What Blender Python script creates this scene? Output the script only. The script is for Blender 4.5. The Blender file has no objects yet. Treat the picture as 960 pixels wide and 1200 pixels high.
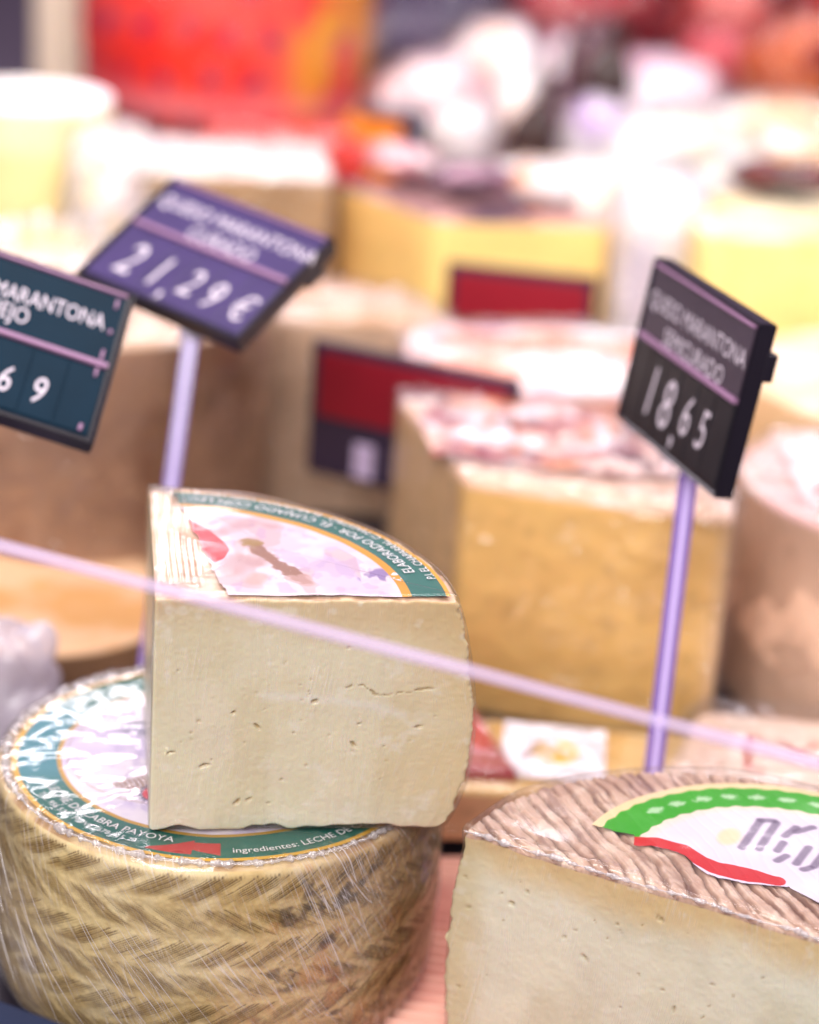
import bpy, bmesh, math, random
import numpy as np
from mathutils import Vector, Matrix

S = bpy.context.scene
COL = S.collection
PI = math.pi
rad = math.radians

# ------------------------------------------------------------------ camera
PITCH, ROLL = rad(21), rad(4)
f = Vector((0, math.cos(PITCH), -math.sin(PITCH)))
r0 = Vector((1, 0, 0)); u0 = Vector((0, math.sin(PITCH), math.cos(PITCH)))
rr = r0 * math.cos(ROLL) + u0 * math.sin(ROLL)
uu = -r0 * math.sin(ROLL) + u0 * math.cos(ROLL)
cd = bpy.data.cameras.new('camera')
cam = bpy.data.objects.new('camera', cd); COL.objects.link(cam)
cam.matrix_world = Matrix(((rr.x, uu.x, -f.x, 0), (rr.y, uu.y, -f.y, 0), (rr.z, uu.z, -f.z, 0.5403), (0, 0, 0, 1)))
cd.sensor_fit = 'VERTICAL'; cd.sensor_height = 36; cd.lens = 36 * 2499 / 1200
cd.clip_start = 0.02; cd.clip_end = 100
cd.dof.use_dof = True; cd.dof.focus_distance = 0.868; cd.dof.aperture_fstop = 3.3
S.camera = cam

# ------------------------------------------------------------------ world, lamps, exposure
def lin(r, g, b):
    def c(v):
        v /= 255.0
        return v / 12.92 if v <= 0.04045 else ((v + 0.055) / 1.055) ** 2.4
    return (c(r), c(g), c(b))

W = bpy.data.worlds.new('World'); S.world = W; W.use_nodes = True
bg = W.node_tree.nodes['Background']
bg.inputs['Color'].default_value = (0.80, 0.66, 0.86, 1); bg.inputs['Strength'].default_value = 0.35

def lamp(name, loc, target, sx, sy, power, col):
    l = bpy.data.lights.new(name, 'AREA'); l.shape = 'RECTANGLE'; l.size = sx; l.size_y = sy
    l.energy = power; l.color = col
    o = bpy.data.objects.new(name, l); COL.objects.link(o)
    o.location = loc
    o.rotation_euler = (Vector(target) - Vector(loc)).to_track_quat('-Z', 'Y').to_euler()
    return o
lamp('counter_strip_lamp', (-0.85, 2.15, 0.84), (-0.5, 1.3, 0), 1.3, 0.10, 7, (1.0, 0.90, 0.95))
lamp('rear_strip_lamp', (0.1, 2.9, 1.95), (0.1, 1.9, 0.1), 3.0, 0.22, 42, (1.0, 0.88, 0.95))
lamp('rear_fill_light', (0.1, 1.0, 1.30), (0.1, 2.0, 0.55), 1.8, 0.30, 26, (1.0, 0.93, 0.90))  # added fill that brightens the fronts of the rear goods, no such fixture known
lamp('overhead_lamp', (0.15, 0.85, 1.75), (0, 1.0, 0), 1.6, 0.7, 6, (1.0, 0.93, 0.92))
lamp('front_fill_light', (-0.5, -0.9, 1.55), (0, 0.9, 0.1), 1.4, 0.9, 70, (1.0, 0.96, 0.905))  # unseen fill added on the camera side to brighten the front faces

S.view_settings.view_transform = 'Standard'; S.view_settings.look = 'None'
S.view_settings.exposure = 0.0; S.view_settings.gamma = 1.0
S.cycles.use_denoising = True
S.cycles.max_bounces = 10; S.cycles.transparent_max_bounces = 12; S.cycles.caustics_reflective = False
S.cycles.sample_clamp_indirect = 8

# ------------------------------------------------------------------ numpy noise
def _h(i, j, k, seed):
    with np.errstate(over='ignore'):
        n = (i.astype(np.int64) * 374761393 + j.astype(np.int64) * 668265263 + k.astype(np.int64) * 2147483647 + seed * 974711) & 0xFFFFFFFF
        n = ((n ^ (n >> 13)) * 1274126177) & 0xFFFFFFFF
        n = ((n ^ (n >> 16)) * 2246822519) & 0xFFFFFFFF
    return ((n ^ (n >> 15)) & 0xFFFFFF) / float(0xFFFFFF)
def vn(x, y=0, z=0, seed=0):
    x, y, z = np.broadcast_arrays(np.asarray(x, float), np.asarray(y, float), np.asarray(z, float))
    i, j, k = np.floor(x), np.floor(y), np.floor(z)
    a, b, c = x - i, y - j, z - k
    a, b, c = a * a * (3 - 2 * a), b * b * (3 - 2 * b), c * c * (3 - 2 * c)
    o = 0
    for di in (0, 1):
        for dj in (0, 1):
            for dk in (0, 1):
                o = o + _h(i + di, j + dj, k + dk, seed) * (a if di else 1 - a) * (b if dj else 1 - b) * (c if dk else 1 - c)
    return o
def fbm(x, y=0, z=0, seed=0, oct=4):
    o, w, t = 0, 1.0, 0
    for q in range(oct):
        o = o + w * vn(np.asarray(x) * 2 ** q, np.asarray(y) * 2 ** q, np.asarray(z) * 2 ** q, seed + q * 17); t += w; w *= .5
    return o / t
def sstep(a, b, x):
    t = np.clip((x - a) / (b - a), 0, 1); return t * t * (3 - 2 * t)
def over(C, col, a):
    a = np.asarray(a)[..., None]
    return C * (1 - a) + np.asarray(col) * a
def capsule(X, Y, a, b):
    ax, ay = a; bx, by = b
    dx, dy = bx - ax, by - ay
    t = np.clip(((X - ax) * dx + (Y - ay) * dy) / (dx * dx + dy * dy + 1e-12), 0, 1)
    return np.hypot(X - ax - t * dx, Y - ay - t * dy)
def polyline(X, Y, pts):
    d = None
    for a, b in zip(pts[:-1], pts[1:]):
        e = capsule(X, Y, a, b); d = e if d is None else np.minimum(d, e)
    return d
def inpoly(X, Y, pts):
    r = np.zeros(X.shape, bool); n = len(pts)
    for i in range(n):
        x1, y1 = pts[i]; x2, y2 = pts[(i + 1) % n]
        c = ((y1 > Y) != (y2 > Y)) & (X < (x2 - x1) * (Y - y1) / (y2 - y1 + 1e-15) + x1)
        r ^= c
    return r

# ------------------------------------------------------------------ object helpers
def tag(o, label=None, cat=None, group=None, kind=None):
    if label: o['label'] = label
    if cat: o['category'] = cat
    if group: o['group'] = group
    if kind: o['kind'] = kind
    return o
def link(name, me, mat=None, parent=None, loc=None, rz=None, smooth=True):
    o = bpy.data.objects.new(name, me); COL.objects.link(o)
    if mat: me.materials.append(mat)
    if parent: o.parent = parent
    if loc is not None: o.location = loc
    if rz is not None: o.rotation_euler = (0, 0, rz)
    if smooth and len(me.polygons): me.polygons.foreach_set('use_smooth', [True] * len(me.polygons))
    return o
def empty(name, loc, rz=0):
    o = bpy.data.objects.new(name, None); COL.objects.link(o); o.location = loc; o.rotation_euler = (0, 0, rz)
    o.empty_display_size = .01
    return o
def np_mesh(name, V, quads, col=None, uv=None, extra=()):
    me = bpy.data.meshes.new(name)
    V = np.ascontiguousarray(V.reshape(-1, 3), dtype=np.float32)
    faces_q = np.ascontiguousarray(quads, dtype=np.int32)
    nq = len(faces_q)
    loops = faces_q.ravel(); starts = np.arange(nq) * 4; tot = np.full(nq, 4)
    for e in extra:
        starts = np.append(starts, len(loops)); tot = np.append(tot, len(e)); loops = np.append(loops, e)
    me.vertices.add(len(V)); me.vertices.foreach_set('co', V.ravel())
    me.loops.add(len(loops)); me.loops.foreach_set('vertex_index', loops.astype(np.int32))
    me.polygons.add(len(starts)); me.polygons.foreach_set('loop_start', starts.astype(np.int32))
    try: me.polygons.foreach_set('loop_total', tot.astype(np.int32))
    except Exception: pass
    if uv is not None:
        l = me.uv_layers.new(name='UVMap'); l.data.foreach_set('uv', np.ascontiguousarray(uv.reshape(-1, 2)[loops], dtype=np.float32).ravel())
    if col is not None:
        a = me.color_attributes.new('Col', 'FLOAT_COLOR', 'POINT')
        c = np.ones((len(V), 4), np.float32); c[:, :3] = np.clip(col.reshape(-1, 3), 0, 1); a.data.foreach_set('color', c.ravel())
    me.update(calc_edges=True); me.validate()
    return me
def grid_quads(K, n, closed, mask=None):
    k = np.arange(K - 1)[:, None]; s = np.arange(n if closed else n - 1)[None, :]
    s2 = (s + 1) % n
    q = np.stack([k * n + s, k * n + s2, (k + 1) * n + s2, (k + 1) * n + s], -1)
    if mask is not None:
        m = mask.reshape(-1)[q].all(-1); return q[m]
    return q.reshape(-1, 4)
def outline_poly(pts, ds, rc):
    P = np.array(pts, float); Q = np.roll(P, -1, 0)
    L = np.hypot(*(Q - P).T); cum = np.concatenate([[0], np.cumsum(L)]); tot = cum[-1]
    n = max(24, int(tot / ds)); s = np.arange(n) / n * tot
    Pc = np.vstack([P, P[:1]])
    x = np.interp(s, cum, Pc[:, 0]); y = np.interp(s, cum, Pc[:, 1])
    w = max(0, int(rc / (tot / n)))
    if w:
        for _ in range(2):
            k = np.arange(-w, w + 1)
            x = np.mean([np.roll(x, q) for q in k], 0); y = np.mean([np.roll(y, q) for q in k], 0)
    return np.stack([x, y], 1), s
def sector_pts(R, a0, a1, n=80):
    a = np.linspace(a0, a1, n)
    return [(0, 0)] + [(R * math.cos(t), R * math.sin(t)) for t in a]
def arc_pts(R, a0, a1, n=120):
    a = np.linspace(a0, a1, n); return [(R * math.cos(t), R * math.sin(t)) for t in a]
def loft(name, outl, h, rnd, nv, nt=10, disp=None, color=None, cen=None, s=None, nb=4):
    """closed outline raised to height h with rounded edges; disp/color see arrays of shape (rows, n)"""
    O = outl; n = len(O)
    T = np.roll(O, -1, 0) - np.roll(O, 1, 0); T /= np.linalg.norm(T, axis=1)[:, None] + 1e-12
    N = np.stack([T[:, 1], -T[:, 0]], 1)
    c = O.mean(0) if cen is None else np.array(cen)
    a = np.linspace(0, PI / 2, nb + 1)
    prof = [(rnd * (1 - math.sin(t)), rnd * (1 - math.cos(t)), t - PI / 2, 0) for t in a]
    prof += [(0, z, 0, 0) for z in np.linspace(rnd, h - rnd, nv)[1:-1]]
    prof += [(rnd * (1 - math.cos(t)), h - rnd + rnd * math.sin(t), t, 1 if t > .9 else 0) for t in a]
    rows, nrm, reg = [], [], []
    for ins, z, ang, rg in prof:
        q = O - N * ins
        rows.append(np.concatenate([q, np.full((n, 1), z)], 1))
        nrm.append(np.concatenate([N * math.cos(ang), np.full((n, 1), math.sin(ang))], 1)); reg.append(np.full(n, rg))
    last = rows[-1][:, :2]
    for t in np.linspace(0, 1, nt + 1)[1:]:
        t = min(t, .985)
        q = last + (c - last) * t
        rows.append(np.concatenate([q, np.full((n, 1), h)], 1)); nrm.append(np.tile([0, 0, 1.0], (n, 1))); reg.append(np.full(n, 1))
    P = np.array(rows); Nn = np.array(nrm); reg = np.array(reg); K = len(P)
    sl = s if s is not None else np.arange(n) * np.hypot(*(O[1] - O[0]))
    info = dict(P=P.copy(), N=Nn, reg=reg, s=np.broadcast_to(sl[None, :], (K, n)), O=O, z=P[..., 2], r=np.hypot(P[..., 0], P[..., 1]), a=np.arctan2(P[..., 1], P[..., 0]))
    if disp: P = disp(P, info)
    C = color(info) if color else None
    rowlen = np.concatenate([[0], np.cumsum(np.linalg.norm(np.diff(info['P'][:, 0], axis=0), axis=1))])
    uv = np.stack([info['s'], np.broadcast_to(rowlen[:, None], (K, n))], -1)
    ex = [np.arange(n)[::-1], (K - 1) * n + np.arange(n)]
    return np_mesh(name, P, grid_quads(K, n, True), C, uv, ex)

def bm_mesh(name, bm):
    me = bpy.data.meshes.new(name); bm.normal_update(); bm.to_mesh(me); bm.free(); return me
def box_bm(bm, lo, hi, M=None, bev=0.0):
    lo, hi = Vector(lo), Vector(hi)
    r = bmesh.ops.create_cube(bm, size=1)
    m = Matrix.Translation((lo + hi) / 2) @ Matrix.Diagonal((*(hi - lo), 1))
    bmesh.ops.transform(bm, matrix=m, verts=r['verts'])
    if bev:
        es = list({e for v in r['verts'] for e in v.link_edges})
        b = bmesh.ops.bevel(bm, geom=es, offset=bev, segments=3, affect='EDGES', profile=.5)
        vs = list({v for fc in b['faces'] for v in fc.verts} | {v for v in r['verts'] if v.is_valid})
    else: vs = r['verts']
    if M is not None: bmesh.ops.transform(bm, matrix=M, verts=[v for v in bm.verts if v in set(vs)] if False else vs)
    return vs
def bar_between(a, b, wx, wy, bev, up=(0, -1, 0)):
    a, b = Vector(a), Vector(b); z = (b - a).normalized(); x = Vector(up).cross(z).normalized(); y = z.cross(x)
    M = Matrix(((x.x, y.x, z.x, a.x), (x.y, y.y, z.y, a.y), (x.z, y.z, z.z, a.z), (0, 0, 0, 1)))
    bm = bmesh.new(); box_bm(bm, (-wx / 2, -wy / 2, 0), (wx / 2, wy / 2, (b - a).length), None, bev)
    bmesh.ops.transform(bm, matrix=M, verts=bm.verts)
    return bm
def text_arrays(txt, size, shear=0.0, align='LEFT', spacing=1.0, bold=0.0):
    cu = bpy.data.curves.new('lettering', 'FONT'); cu.body = txt; cu.size = size; cu.shear = shear; cu.align_x = align; cu.space_character = spacing
    cu.resolution_u = 3; cu.offset = bold
    o = bpy.data.objects.new('lettering', cu); COL.objects.link(o)
    bpy.context.view_layer.update()
    me = bpy.data.meshes.new_from_object(o.evaluated_get(bpy.context.evaluated_depsgraph_get()))
    V = np.array([v.co[:] for v in me.vertices]).reshape(-1, 3); F = [list(p.vertices) for p in me.polygons]
    bpy.data.objects.remove(o); bpy.data.curves.remove(cu); bpy.data.meshes.remove(me)
    return V, F
def arr_mesh(name, V, F):
    me = bpy.data.meshes.new(name); me.from_pydata([tuple(v) for v in V], [], F); me.update(); return me
def merge_arrays(items):
    Vs, Fs, o = [], [], 0
    for V, F in items:
        Vs.append(V); Fs += [[i + o for i in q] for q in F]; o += len(V)
    return np.vstack(Vs), Fs
def arc_text(txt, size, R, th0, z, spacing=1.0):
    """upright seen from the rim: tops of the letters towards the centre"""
    V, F = text_arrays(txt, size, spacing=spacing)
    th = th0 + V[:, 0] / R; q = R - V[:, 1]
    return np.stack([q * np.cos(th), q * np.sin(th), np.full(len(V), z)], 1), F

# ------------------------------------------------------------------ materials
def nodes(name):
    m = bpy.data.materials.new(name); m.use_nodes = True; nt = m.node_tree
    return m, nt, nt.nodes['Principled BSDF']
def setp(b, **k):
    for a, v in k.items():
        if a in b.inputs:
            b.inputs[a].default_value = v
def add_bump(nt, b, scale, strength, dist, detail=5, stretch=None, rough=.6):
    N = nt.nodes; tc = N.new('ShaderNodeTexCoord'); mp = N.new('ShaderNodeMapping')
    if stretch: mp.inputs['Scale'].default_value = stretch
    tx = N.new('ShaderNodeTexNoise'); tx.inputs['Scale'].default_value = scale; tx.inputs['Detail'].default_value = detail; tx.inputs['Roughness'].default_value = rough
    bp = N.new('ShaderNodeBump'); bp.inputs['Strength'].default_value = strength; bp.inputs['Distance'].default_value = dist
    nt.links.new(tc.outputs['Object'], mp.inputs['Vector']); nt.links.new(mp.outputs['Vector'], tx.inputs['Vector'])
    nt.links.new(tx.outputs['Fac'], bp.inputs['Height']); nt.links.new(bp.outputs['Normal'], b.inputs['Normal'])
    return tx
def painted(name, rough=.5, sss=0.0, spec=.4, bump=None, coat=0.0):
    m, nt, b = nodes(name)
    a = nt.nodes.new('ShaderNodeAttribute'); a.attribute_name = 'Col'
    nt.links.new(a.outputs['Color'], b.inputs['Base Color'])
    setp(b, Roughness=rough)
    b.inputs['Specular IOR Level'].default_value = spec
    if sss:
        b.inputs['Subsurface Weight'].default_value = sss; b.inputs['Subsurface Radius'].default_value = (1.0, .6, .3); b.inputs['Subsurface Scale'].default_value = .004
    if coat: b.inputs['Coat Weight'].default_value = coat; b.inputs['Coat Roughness'].default_value = .08
    if bump: add_bump(nt, b, *bump)
    return m
def plain(name, col, rough=.4, spec=.5, var=.12, bump=None, trans=0.0, coat=0.0, nscale=30, ior=1.45):
    m, nt, b = nodes(name)
    tc = nt.nodes.new('ShaderNodeTexCoord'); tx = nt.nodes.new('ShaderNodeTexNoise'); tx.inputs['Scale'].default_value = nscale; tx.inputs['Detail'].default_value = 4
    mx = nt.nodes.new('ShaderNodeMix'); mx.data_type = 'RGBA'
    mx.inputs['A'].default_value = (*[c * (1 - var) for c in col], 1); mx.inputs['B'].default_value = (*[min(1, c * (1 + var)) for c in col], 1)
    nt.links.new(tc.outputs['Object'], tx.inputs['Vector']); nt.links.new(tx.outputs['Fac'], mx.inputs['Factor']); nt.links.new(mx.outputs['Result'], b.inputs['Base Color'])
    setp(b, Roughness=rough, IOR=ior); b.inputs['Specular IOR Level'].default_value = spec
    b.inputs['Transmission Weight'].default_value = trans; b.inputs['Coat Weight'].default_value = coat
    if bump: add_bump(nt, b, *bump)
    return m
def film_mat(name, bscale=60, bstr=.6, bdist=.002, gloss=.10, rough=.10, crease=None, tint=(1, 1, 1), haze=0.03, hcol=(.92, .88, .93), veil=0.0):
    """clear cling film: thin transparent sheet with sharp reflections and whitish stretched creases"""
    m = bpy.data.materials.new(name); m.use_nodes = True; nt = m.node_tree; N = nt.nodes; L = nt.links
    N.remove(N['Principled BSDF']); out = N['Material Output']
    tc = N.new('ShaderNodeTexCoord'); tx = N.new('ShaderNodeTexNoise'); tx.inputs['Scale'].default_value = bscale; tx.inputs['Detail'].default_value = 3; tx.inputs['Distortion'].default_value = .8
    L.new(tc.outputs['Object'], tx.inputs['Vector'])
    bp = N.new('ShaderNodeBump'); bp.inputs['Strength'].default_value = bstr; bp.inputs['Distance'].default_value = bdist
    L.new(tx.outputs['Fac'], bp.inputs['Height'])
    lw = N.new('ShaderNodeFresnel'); lw.inputs['IOR'].default_value = 1.5; L.new(bp.outputs['Normal'], lw.inputs['Normal'])
    ad = N.new('ShaderNodeMath'); ad.operation = 'ADD'; ad.inputs[1].default_value = gloss; ad.use_clamp = True; cap = N.new('ShaderNodeMath'); cap.operation = 'MINIMUM'; cap.inputs[1].default_value = .30
    L.new(lw.outputs['Fac'], cap.inputs[0]); L.new(cap.outputs[0], ad.inputs[0])
    tr = N.new('ShaderNodeBsdfTransparent'); tr.inputs['Color'].default_value = (*tint, 1)
    gl = N.new('ShaderNodeBsdfGlossy'); gl.inputs['Roughness'].default_value = rough; L.new(bp.outputs['Normal'], gl.inputs['Normal'])
    mx = N.new('ShaderNodeMixShader'); L.new(ad.outputs[0], mx.inputs['Fac']); L.new(tr.outputs[0], mx.inputs[1]); L.new(gl.outputs[0], mx.inputs[2])
    df = N.new('ShaderNodeBsdfDiffuse'); df.inputs['Color'].default_value = (*hcol, 1)
    tl = N.new('ShaderNodeBsdfTranslucent'); tl.inputs['Color'].default_value = (*hcol, 1)
    dm = N.new('ShaderNodeMixShader'); dm.inputs[0].default_value = .3; L.new(df.outputs[0], dm.inputs[1]); L.new(tl.outputs[0], dm.inputs[2])
    fin = N.new('ShaderNodeMixShader'); L.new(mx.outputs[0], fin.inputs[1]); L.new(dm.outputs[0], fin.inputs[2])
    if crease:
        ang, sx, sy, wid, mscale, amt = crease
        def ridge(ang, sx, sy, wid, seed):
            uvn = N.new('ShaderNodeUVMap'); uvn.uv_map = 'UVMap'
            mp0 = N.new('ShaderNodeMapping'); mp0.inputs['Rotation'].default_value = (0, 0, ang); L.new(uvn.outputs['UV'], mp0.inputs['Vector'])
            mp = N.new('ShaderNodeMapping'); mp.inputs['Scale'].default_value = (sx, sy, 1); mp.inputs['Location'].default_value = (seed, seed * .7, 0); L.new(mp0.outputs['Vector'], mp.inputs['Vector'])
            t = N.new('ShaderNodeTexNoise'); t.inputs['Scale'].default_value = 1; t.inputs['Detail'].default_value = 1; L.new(mp.outputs['Vector'], t.inputs['Vector'])
            s1 = N.new('ShaderNodeMath'); s1.operation = 'SUBTRACT'; s1.inputs[1].default_value = .5; L.new(t.outputs['Fac'], s1.inputs[0])
            ab = N.new('ShaderNodeMath'); ab.operation = 'ABSOLUTE'; L.new(s1.outputs[0], ab.inputs[0])
            mr = N.new('ShaderNodeMapRange'); mr.inputs['From Min'].default_value = 0; mr.inputs['From Max'].default_value = wid; mr.inputs['To Min'].default_value = 1; mr.inputs['To Max'].default_value = 0; mr.clamp = True
            L.new(ab.outputs[0], mr.inputs['Value'])
            t2 = N.new('ShaderNodeTexNoise'); t2.inputs['Scale'].default_value = mscale; t2.inputs['Detail'].default_value = 2; L.new(mp0.outputs['Vector'], t2.inputs['Vector'])
            m2 = N.new('ShaderNodeMapRange'); m2.inputs['From Min'].default_value = .44; m2.inputs['From Max'].default_value = .66; m2.clamp = True; L.new(t2.outputs['Fac'], m2.inputs['Value'])
            mu = N.new('ShaderNodeMath'); mu.operation = 'MULTIPLY'; L.new(mr.outputs[0], mu.inputs[0]); L.new(m2.outputs[0], mu.inputs[1])
            return mu, m2
        (A, va), (B, vb) = ridge(ang, sx, sy, wid, 3.1), ridge(ang + .22, sx * .7, sy, wid * 1.4, 7.7)
        mxm = N.new('ShaderNodeMath'); mxm.operation = 'MAXIMUM'; L.new(A.outputs[0], mxm.inputs[0]); L.new(B.outputs[0], mxm.inputs[1])
        am = N.new('ShaderNodeMath'); am.operation = 'MULTIPLY_ADD'; am.inputs[1].default_value = amt; vm = N.new('ShaderNodeMath'); vm.operation = 'MULTIPLY_ADD'; vm.inputs[1].default_value = veil; vm.inputs[2].default_value = haze; L.new(va.outputs[0], vm.inputs[0]); L.new(vm.outputs[0], am.inputs[2]); am.use_clamp = True; L.new(mxm.outputs[0], am.inputs[0])
        L.new(am.outputs[0], fin.inputs[0])
    else: fin.inputs[0].default_value = haze
    L.new(fin.outputs[0], out.inputs['Surface'])
    return m

M_cheese = painted('pressed_cheese_paste', rough=.42, sss=.35, spec=.45, bump=(900, .10, .0004, 4))
M_rind = painted('pressed_rind', rough=.5, sss=.08, spec=.4, bump=(1400, .3, .0004, 4))
M_block = painted('cheese_block', rough=.5, sss=.15, spec=.35, bump=(300, .25, .001, 5))
M_print = painted('printed_label', rough=.35, spec=.35, bump=(120, .12, .001, 3))
M_ink_white = plain('white_print', (.86, .84, .86), .5, var=.04)
M_ink_tag = plain('tag_letter_white', (.62, .55, .64), .5, var=.04)
M_frame = plain('black_tag_plastic', (.012, .009, .016), .3, var=.2, bump=(900, .1, .0003, 3))
M_panel_p = plain('glossy_tag_panel', (.055, .040, .060), .32, spec=.6, var=.25, nscale=40)
M_panel_d = plain('dark_digit_panel', (.016, .015, .020), .3, spec=.5, var=.35, nscale=40)
M_panel_b = plain('blue_black_tag_panel', (.0015, .016, .034), .42, spec=.12, var=.3, nscale=40)
M_lilac = plain('lilac_acrylic', (.34, .22, .66), .18, spec=.6, var=.12, trans=.45)
M_lilac_core = plain('lilac_acrylic_core', (.60, .48, .84), .3, var=.05)
M_film = film_mat('cling_film_wheel', 40, .35, .003, .0, .12, crease=(rad(56), 14, 430, .018, 15, .62), haze=.0, veil=.08)
M_film_top = film_mat('cling_film_top', 14, .30, .006, .02, .09, haze=.01)
M_film_wedge = film_mat('cling_film_wedge', 70, .35, .002, .0, .12, crease=(rad(86), 30, 700, .02, 30, .22), haze=.0)
M_film_meat = film_mat('tight_plastic_film', 40, .7, .01, .0, .08, haze=.0)
M_film_soft = film_mat('loose_plastic_film', 40, .8, .01, .06, .07, haze=.02)
M_bag = film_mat('plastic_bag_film', 30, .5, .008, .06, .22, haze=.42, hcol=(.88, .80, .92))

# ------------------------------------------------------------------ setting: counter, steps, wall
def setting(name, lo, hi, mat, bev=.002):
    bm = bmesh.new(); box_bm(bm, lo, hi, None, bev)
    return tag(link(name, bm_mesh(name, bm), mat, smooth=False), kind='structure')
M_counter = plain('dark_counter_tray', (.022, .018, .028), .3, var=.3, nscale=12)
M_step = plain('dark_display_step', (.05, .04, .055), .35, var=.3, nscale=9)
setting('counter_top', (-1.6, .957, -.05), (1.6, 1.5, 0), M_counter)
setting('counter_floor', (-1.6, .50, -.05), (1.6, .955, -.012), M_counter)
setting('display_step', (-1.6, 1.503, -.04), (1.6, 1.84, .05), M_step)
setting('display_shelf', (-1.6, 1.843, -.04), (1.6, 3.1, .12), M_step)
M_wall = plain('dim_plum_wall', lin(78, 56, 92), .6, var=.35, nscale=3)
setting('back_wall', (-2.4, 3.3, -.2), (2.4, 3.34, 2.0), M_wall)

# ------------------------------------------------------------------ full wheel with woven rind
WC = (-.077, .8501, -.012); WR, WH = .0985, .102
def wheel():
    n = 1500
    th = PI / 2 + np.arange(n) / n * 2 * PI
    O = np.stack([WR * np.cos(th), WR * np.sin(th)], 1); s = np.arange(n) / n * 2 * PI * WR
    hb = {}
    def herring(s, z):
        rh = .0150; k = np.floor((z + .004) / rh); fv = (z + .004) / rh - k
        d = np.where(k % 2 == 0, 1.0, -1.0)
        wob = (fbm(s * 60, z * 60, 0, 5, 3) - .5)
        x = s - d * (fv ** .85) * rh * 1.75 + wob * .0016 + k * .0037
        pitch = .0195
        cell = np.floor(x / pitch); fx = x / pitch - cell
        nl = 11
        t = fx * nl + (fbm(s * 160, z * 160, 0, 9, 2) - .5) * .5
        li = np.floor(t); ft = t - li
        q = _h(cell, li, k, 3)
        ln = _h(cell, li, k, 8)
        lm = sstep(.03 + .25 * ln, .20 + .3 * ln, fv) * (1 - sstep(.62 + .3 * q, .97, fv))
        wd = .18 + .26 * q
        g = np.clip(1 - np.abs(ft - .5) / wd, 0, 1) ** 1.1 * lm * (.45 + .55 * q)
        g = g * sstep(.03, .16, fx) * (1 - sstep(.80, .96, fx)) * (.62 + .38 * sstep(.30, .58, fbm(s * 26, z * 34, 0, 27, 3)))
        brk = sstep(.25, .5, fbm(s * 260, z * 260, 0, 21, 2))
        ridge = np.exp(-((fv - .5) / .5) ** 2) * np.clip(np.sin(fx * PI), 0, 1) ** .5
        gs = sstep(.05, .25, fv) * (1 - sstep(.75, .95, fv)) * sstep(.1, .35, fx) * (1 - sstep(.7, .95, fx)) * (.4 + .6 * _h(cell, k, k * 0, 4))
        return g * (.35 + .65 * brk), ridge, gs
    def disp(P, I):
        side = (I['reg'] == 0)
        g, ridge, q = herring(I['s'], I['z'])
        hb['g'] = g; hb['ridge'] = ridge; hb['gs'] = q
        e = sstep(0, .01, I['z']) * (1 - sstep(WH - .007, WH - .001, I['z']))
        a = (-.0006 * g + .0004 * ridge + .0010 * (fbm(I['s'] * 300, I['z'] * 300, 0, 14, 3) - .5)) * side * e
        bul = .0028 * np.sin(np.clip(I['z'] / WH, 0, 1) * PI) * side - .003 * (1 - sstep(0, .018, I['z'])) * side
        P = P + I['N'] * (a + bul + (fbm(P[..., 0] * 30, P[..., 1] * 30, P[..., 2] * 30, 2, 3) - .5) * .002)[..., None]
        return P
    def color(I):
        s, z = I['s'], I['z']
        f1 = fbm(s * 22, z * 30, 0, 31, 4); f2 = fbm(s * 70, z * 70, 0, 33, 4)
        C = np.zeros(s.shape + (3,)) + lin(216, 192, 138)
        C = over(C, lin(196, 168, 112), sstep(.42, .66, f1) * .75)
        C = over(C, lin(226, 208, 166), sstep(.54, .74, f2) * .55)
        C = over(C, lin(160, 128, 76), sstep(.52, .7, fbm(s * 200, z * 200, 0, 35, 3)) * .25)
        C = over(C, lin(120, 104, 92), (1 - sstep(PI - 1.2, PI - .5, s / WR)) * .35)  # grey reflection of the film on the left side, put into the rind colour
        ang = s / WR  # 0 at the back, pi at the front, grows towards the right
        # old mould and browning on the right-hand side of the front
        right = np.exp(-((ang - (PI + .62)) / .42) ** 2); rb = sstep(3.3, 4.15, ang)
        C = over(C, lin(150, 104, 70), rb * (.2 + .4 * f1))
        tone = np.zeros(s.shape + (3,)) + lin(98, 72, 38)
        tone = over(tone, lin(52, 42, 34), np.clip(right * 1.1 * sstep(.35, .6, f2), 0, 1))
        C = over(C, lin(142, 112, 58), np.clip(sstep(.1, .5, hb['ridge']) * .0 + .62 * hb['gs'] + .2 * hb['gs'] * sstep(.45, .6, f2), 0, 1))
        C = over(C, tone, np.clip(hb['g'] * 1.7, 0, .82))
        blot = sstep(.60, .72, fbm(s * 95, z * 110, 0, 51, 4)) * right
        C = over(C, lin(46, 40, 42), blot * .8)
        blo2 = sstep(.64, .74, fbm(s * 70, z * 80, 3, 57, 3)) * right
        C = over(C, lin(186, 124, 66), blo2 * .45)
        C = over(C, lin(170, 140, 84), sstep(.55, .75, fbm(s * 14, z * 50, 0, 61, 3)) * .4 * (1 - rb))
        top = I['reg'] == 1
        C[top] = (over(np.zeros(s.shape + (3,)) + lin(204, 178, 134), lin(165, 130, 92), sstep(.4, .7, fbm(I['P'][..., 0] * 90, I['P'][..., 1] * 90, 0, 71, 4))))[top]
        return C
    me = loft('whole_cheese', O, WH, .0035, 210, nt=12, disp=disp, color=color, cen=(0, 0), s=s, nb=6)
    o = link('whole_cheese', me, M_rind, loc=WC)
    tag(o, 'whole cheese wheel with woven straw pattern rind and green ring label, carrying the pale wedge', 'cheese')
    # label: dense disc, printed rings and picture
    nr, na = 300, 900
    r = np.linspace(.0003, .0915, nr)[:, None] * np.ones((1, na)); a = np.linspace(-PI, PI, na)[None, :] * np.ones((nr, 1))
    X, Y = r * np.cos(a), r * np.sin(a)
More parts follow.
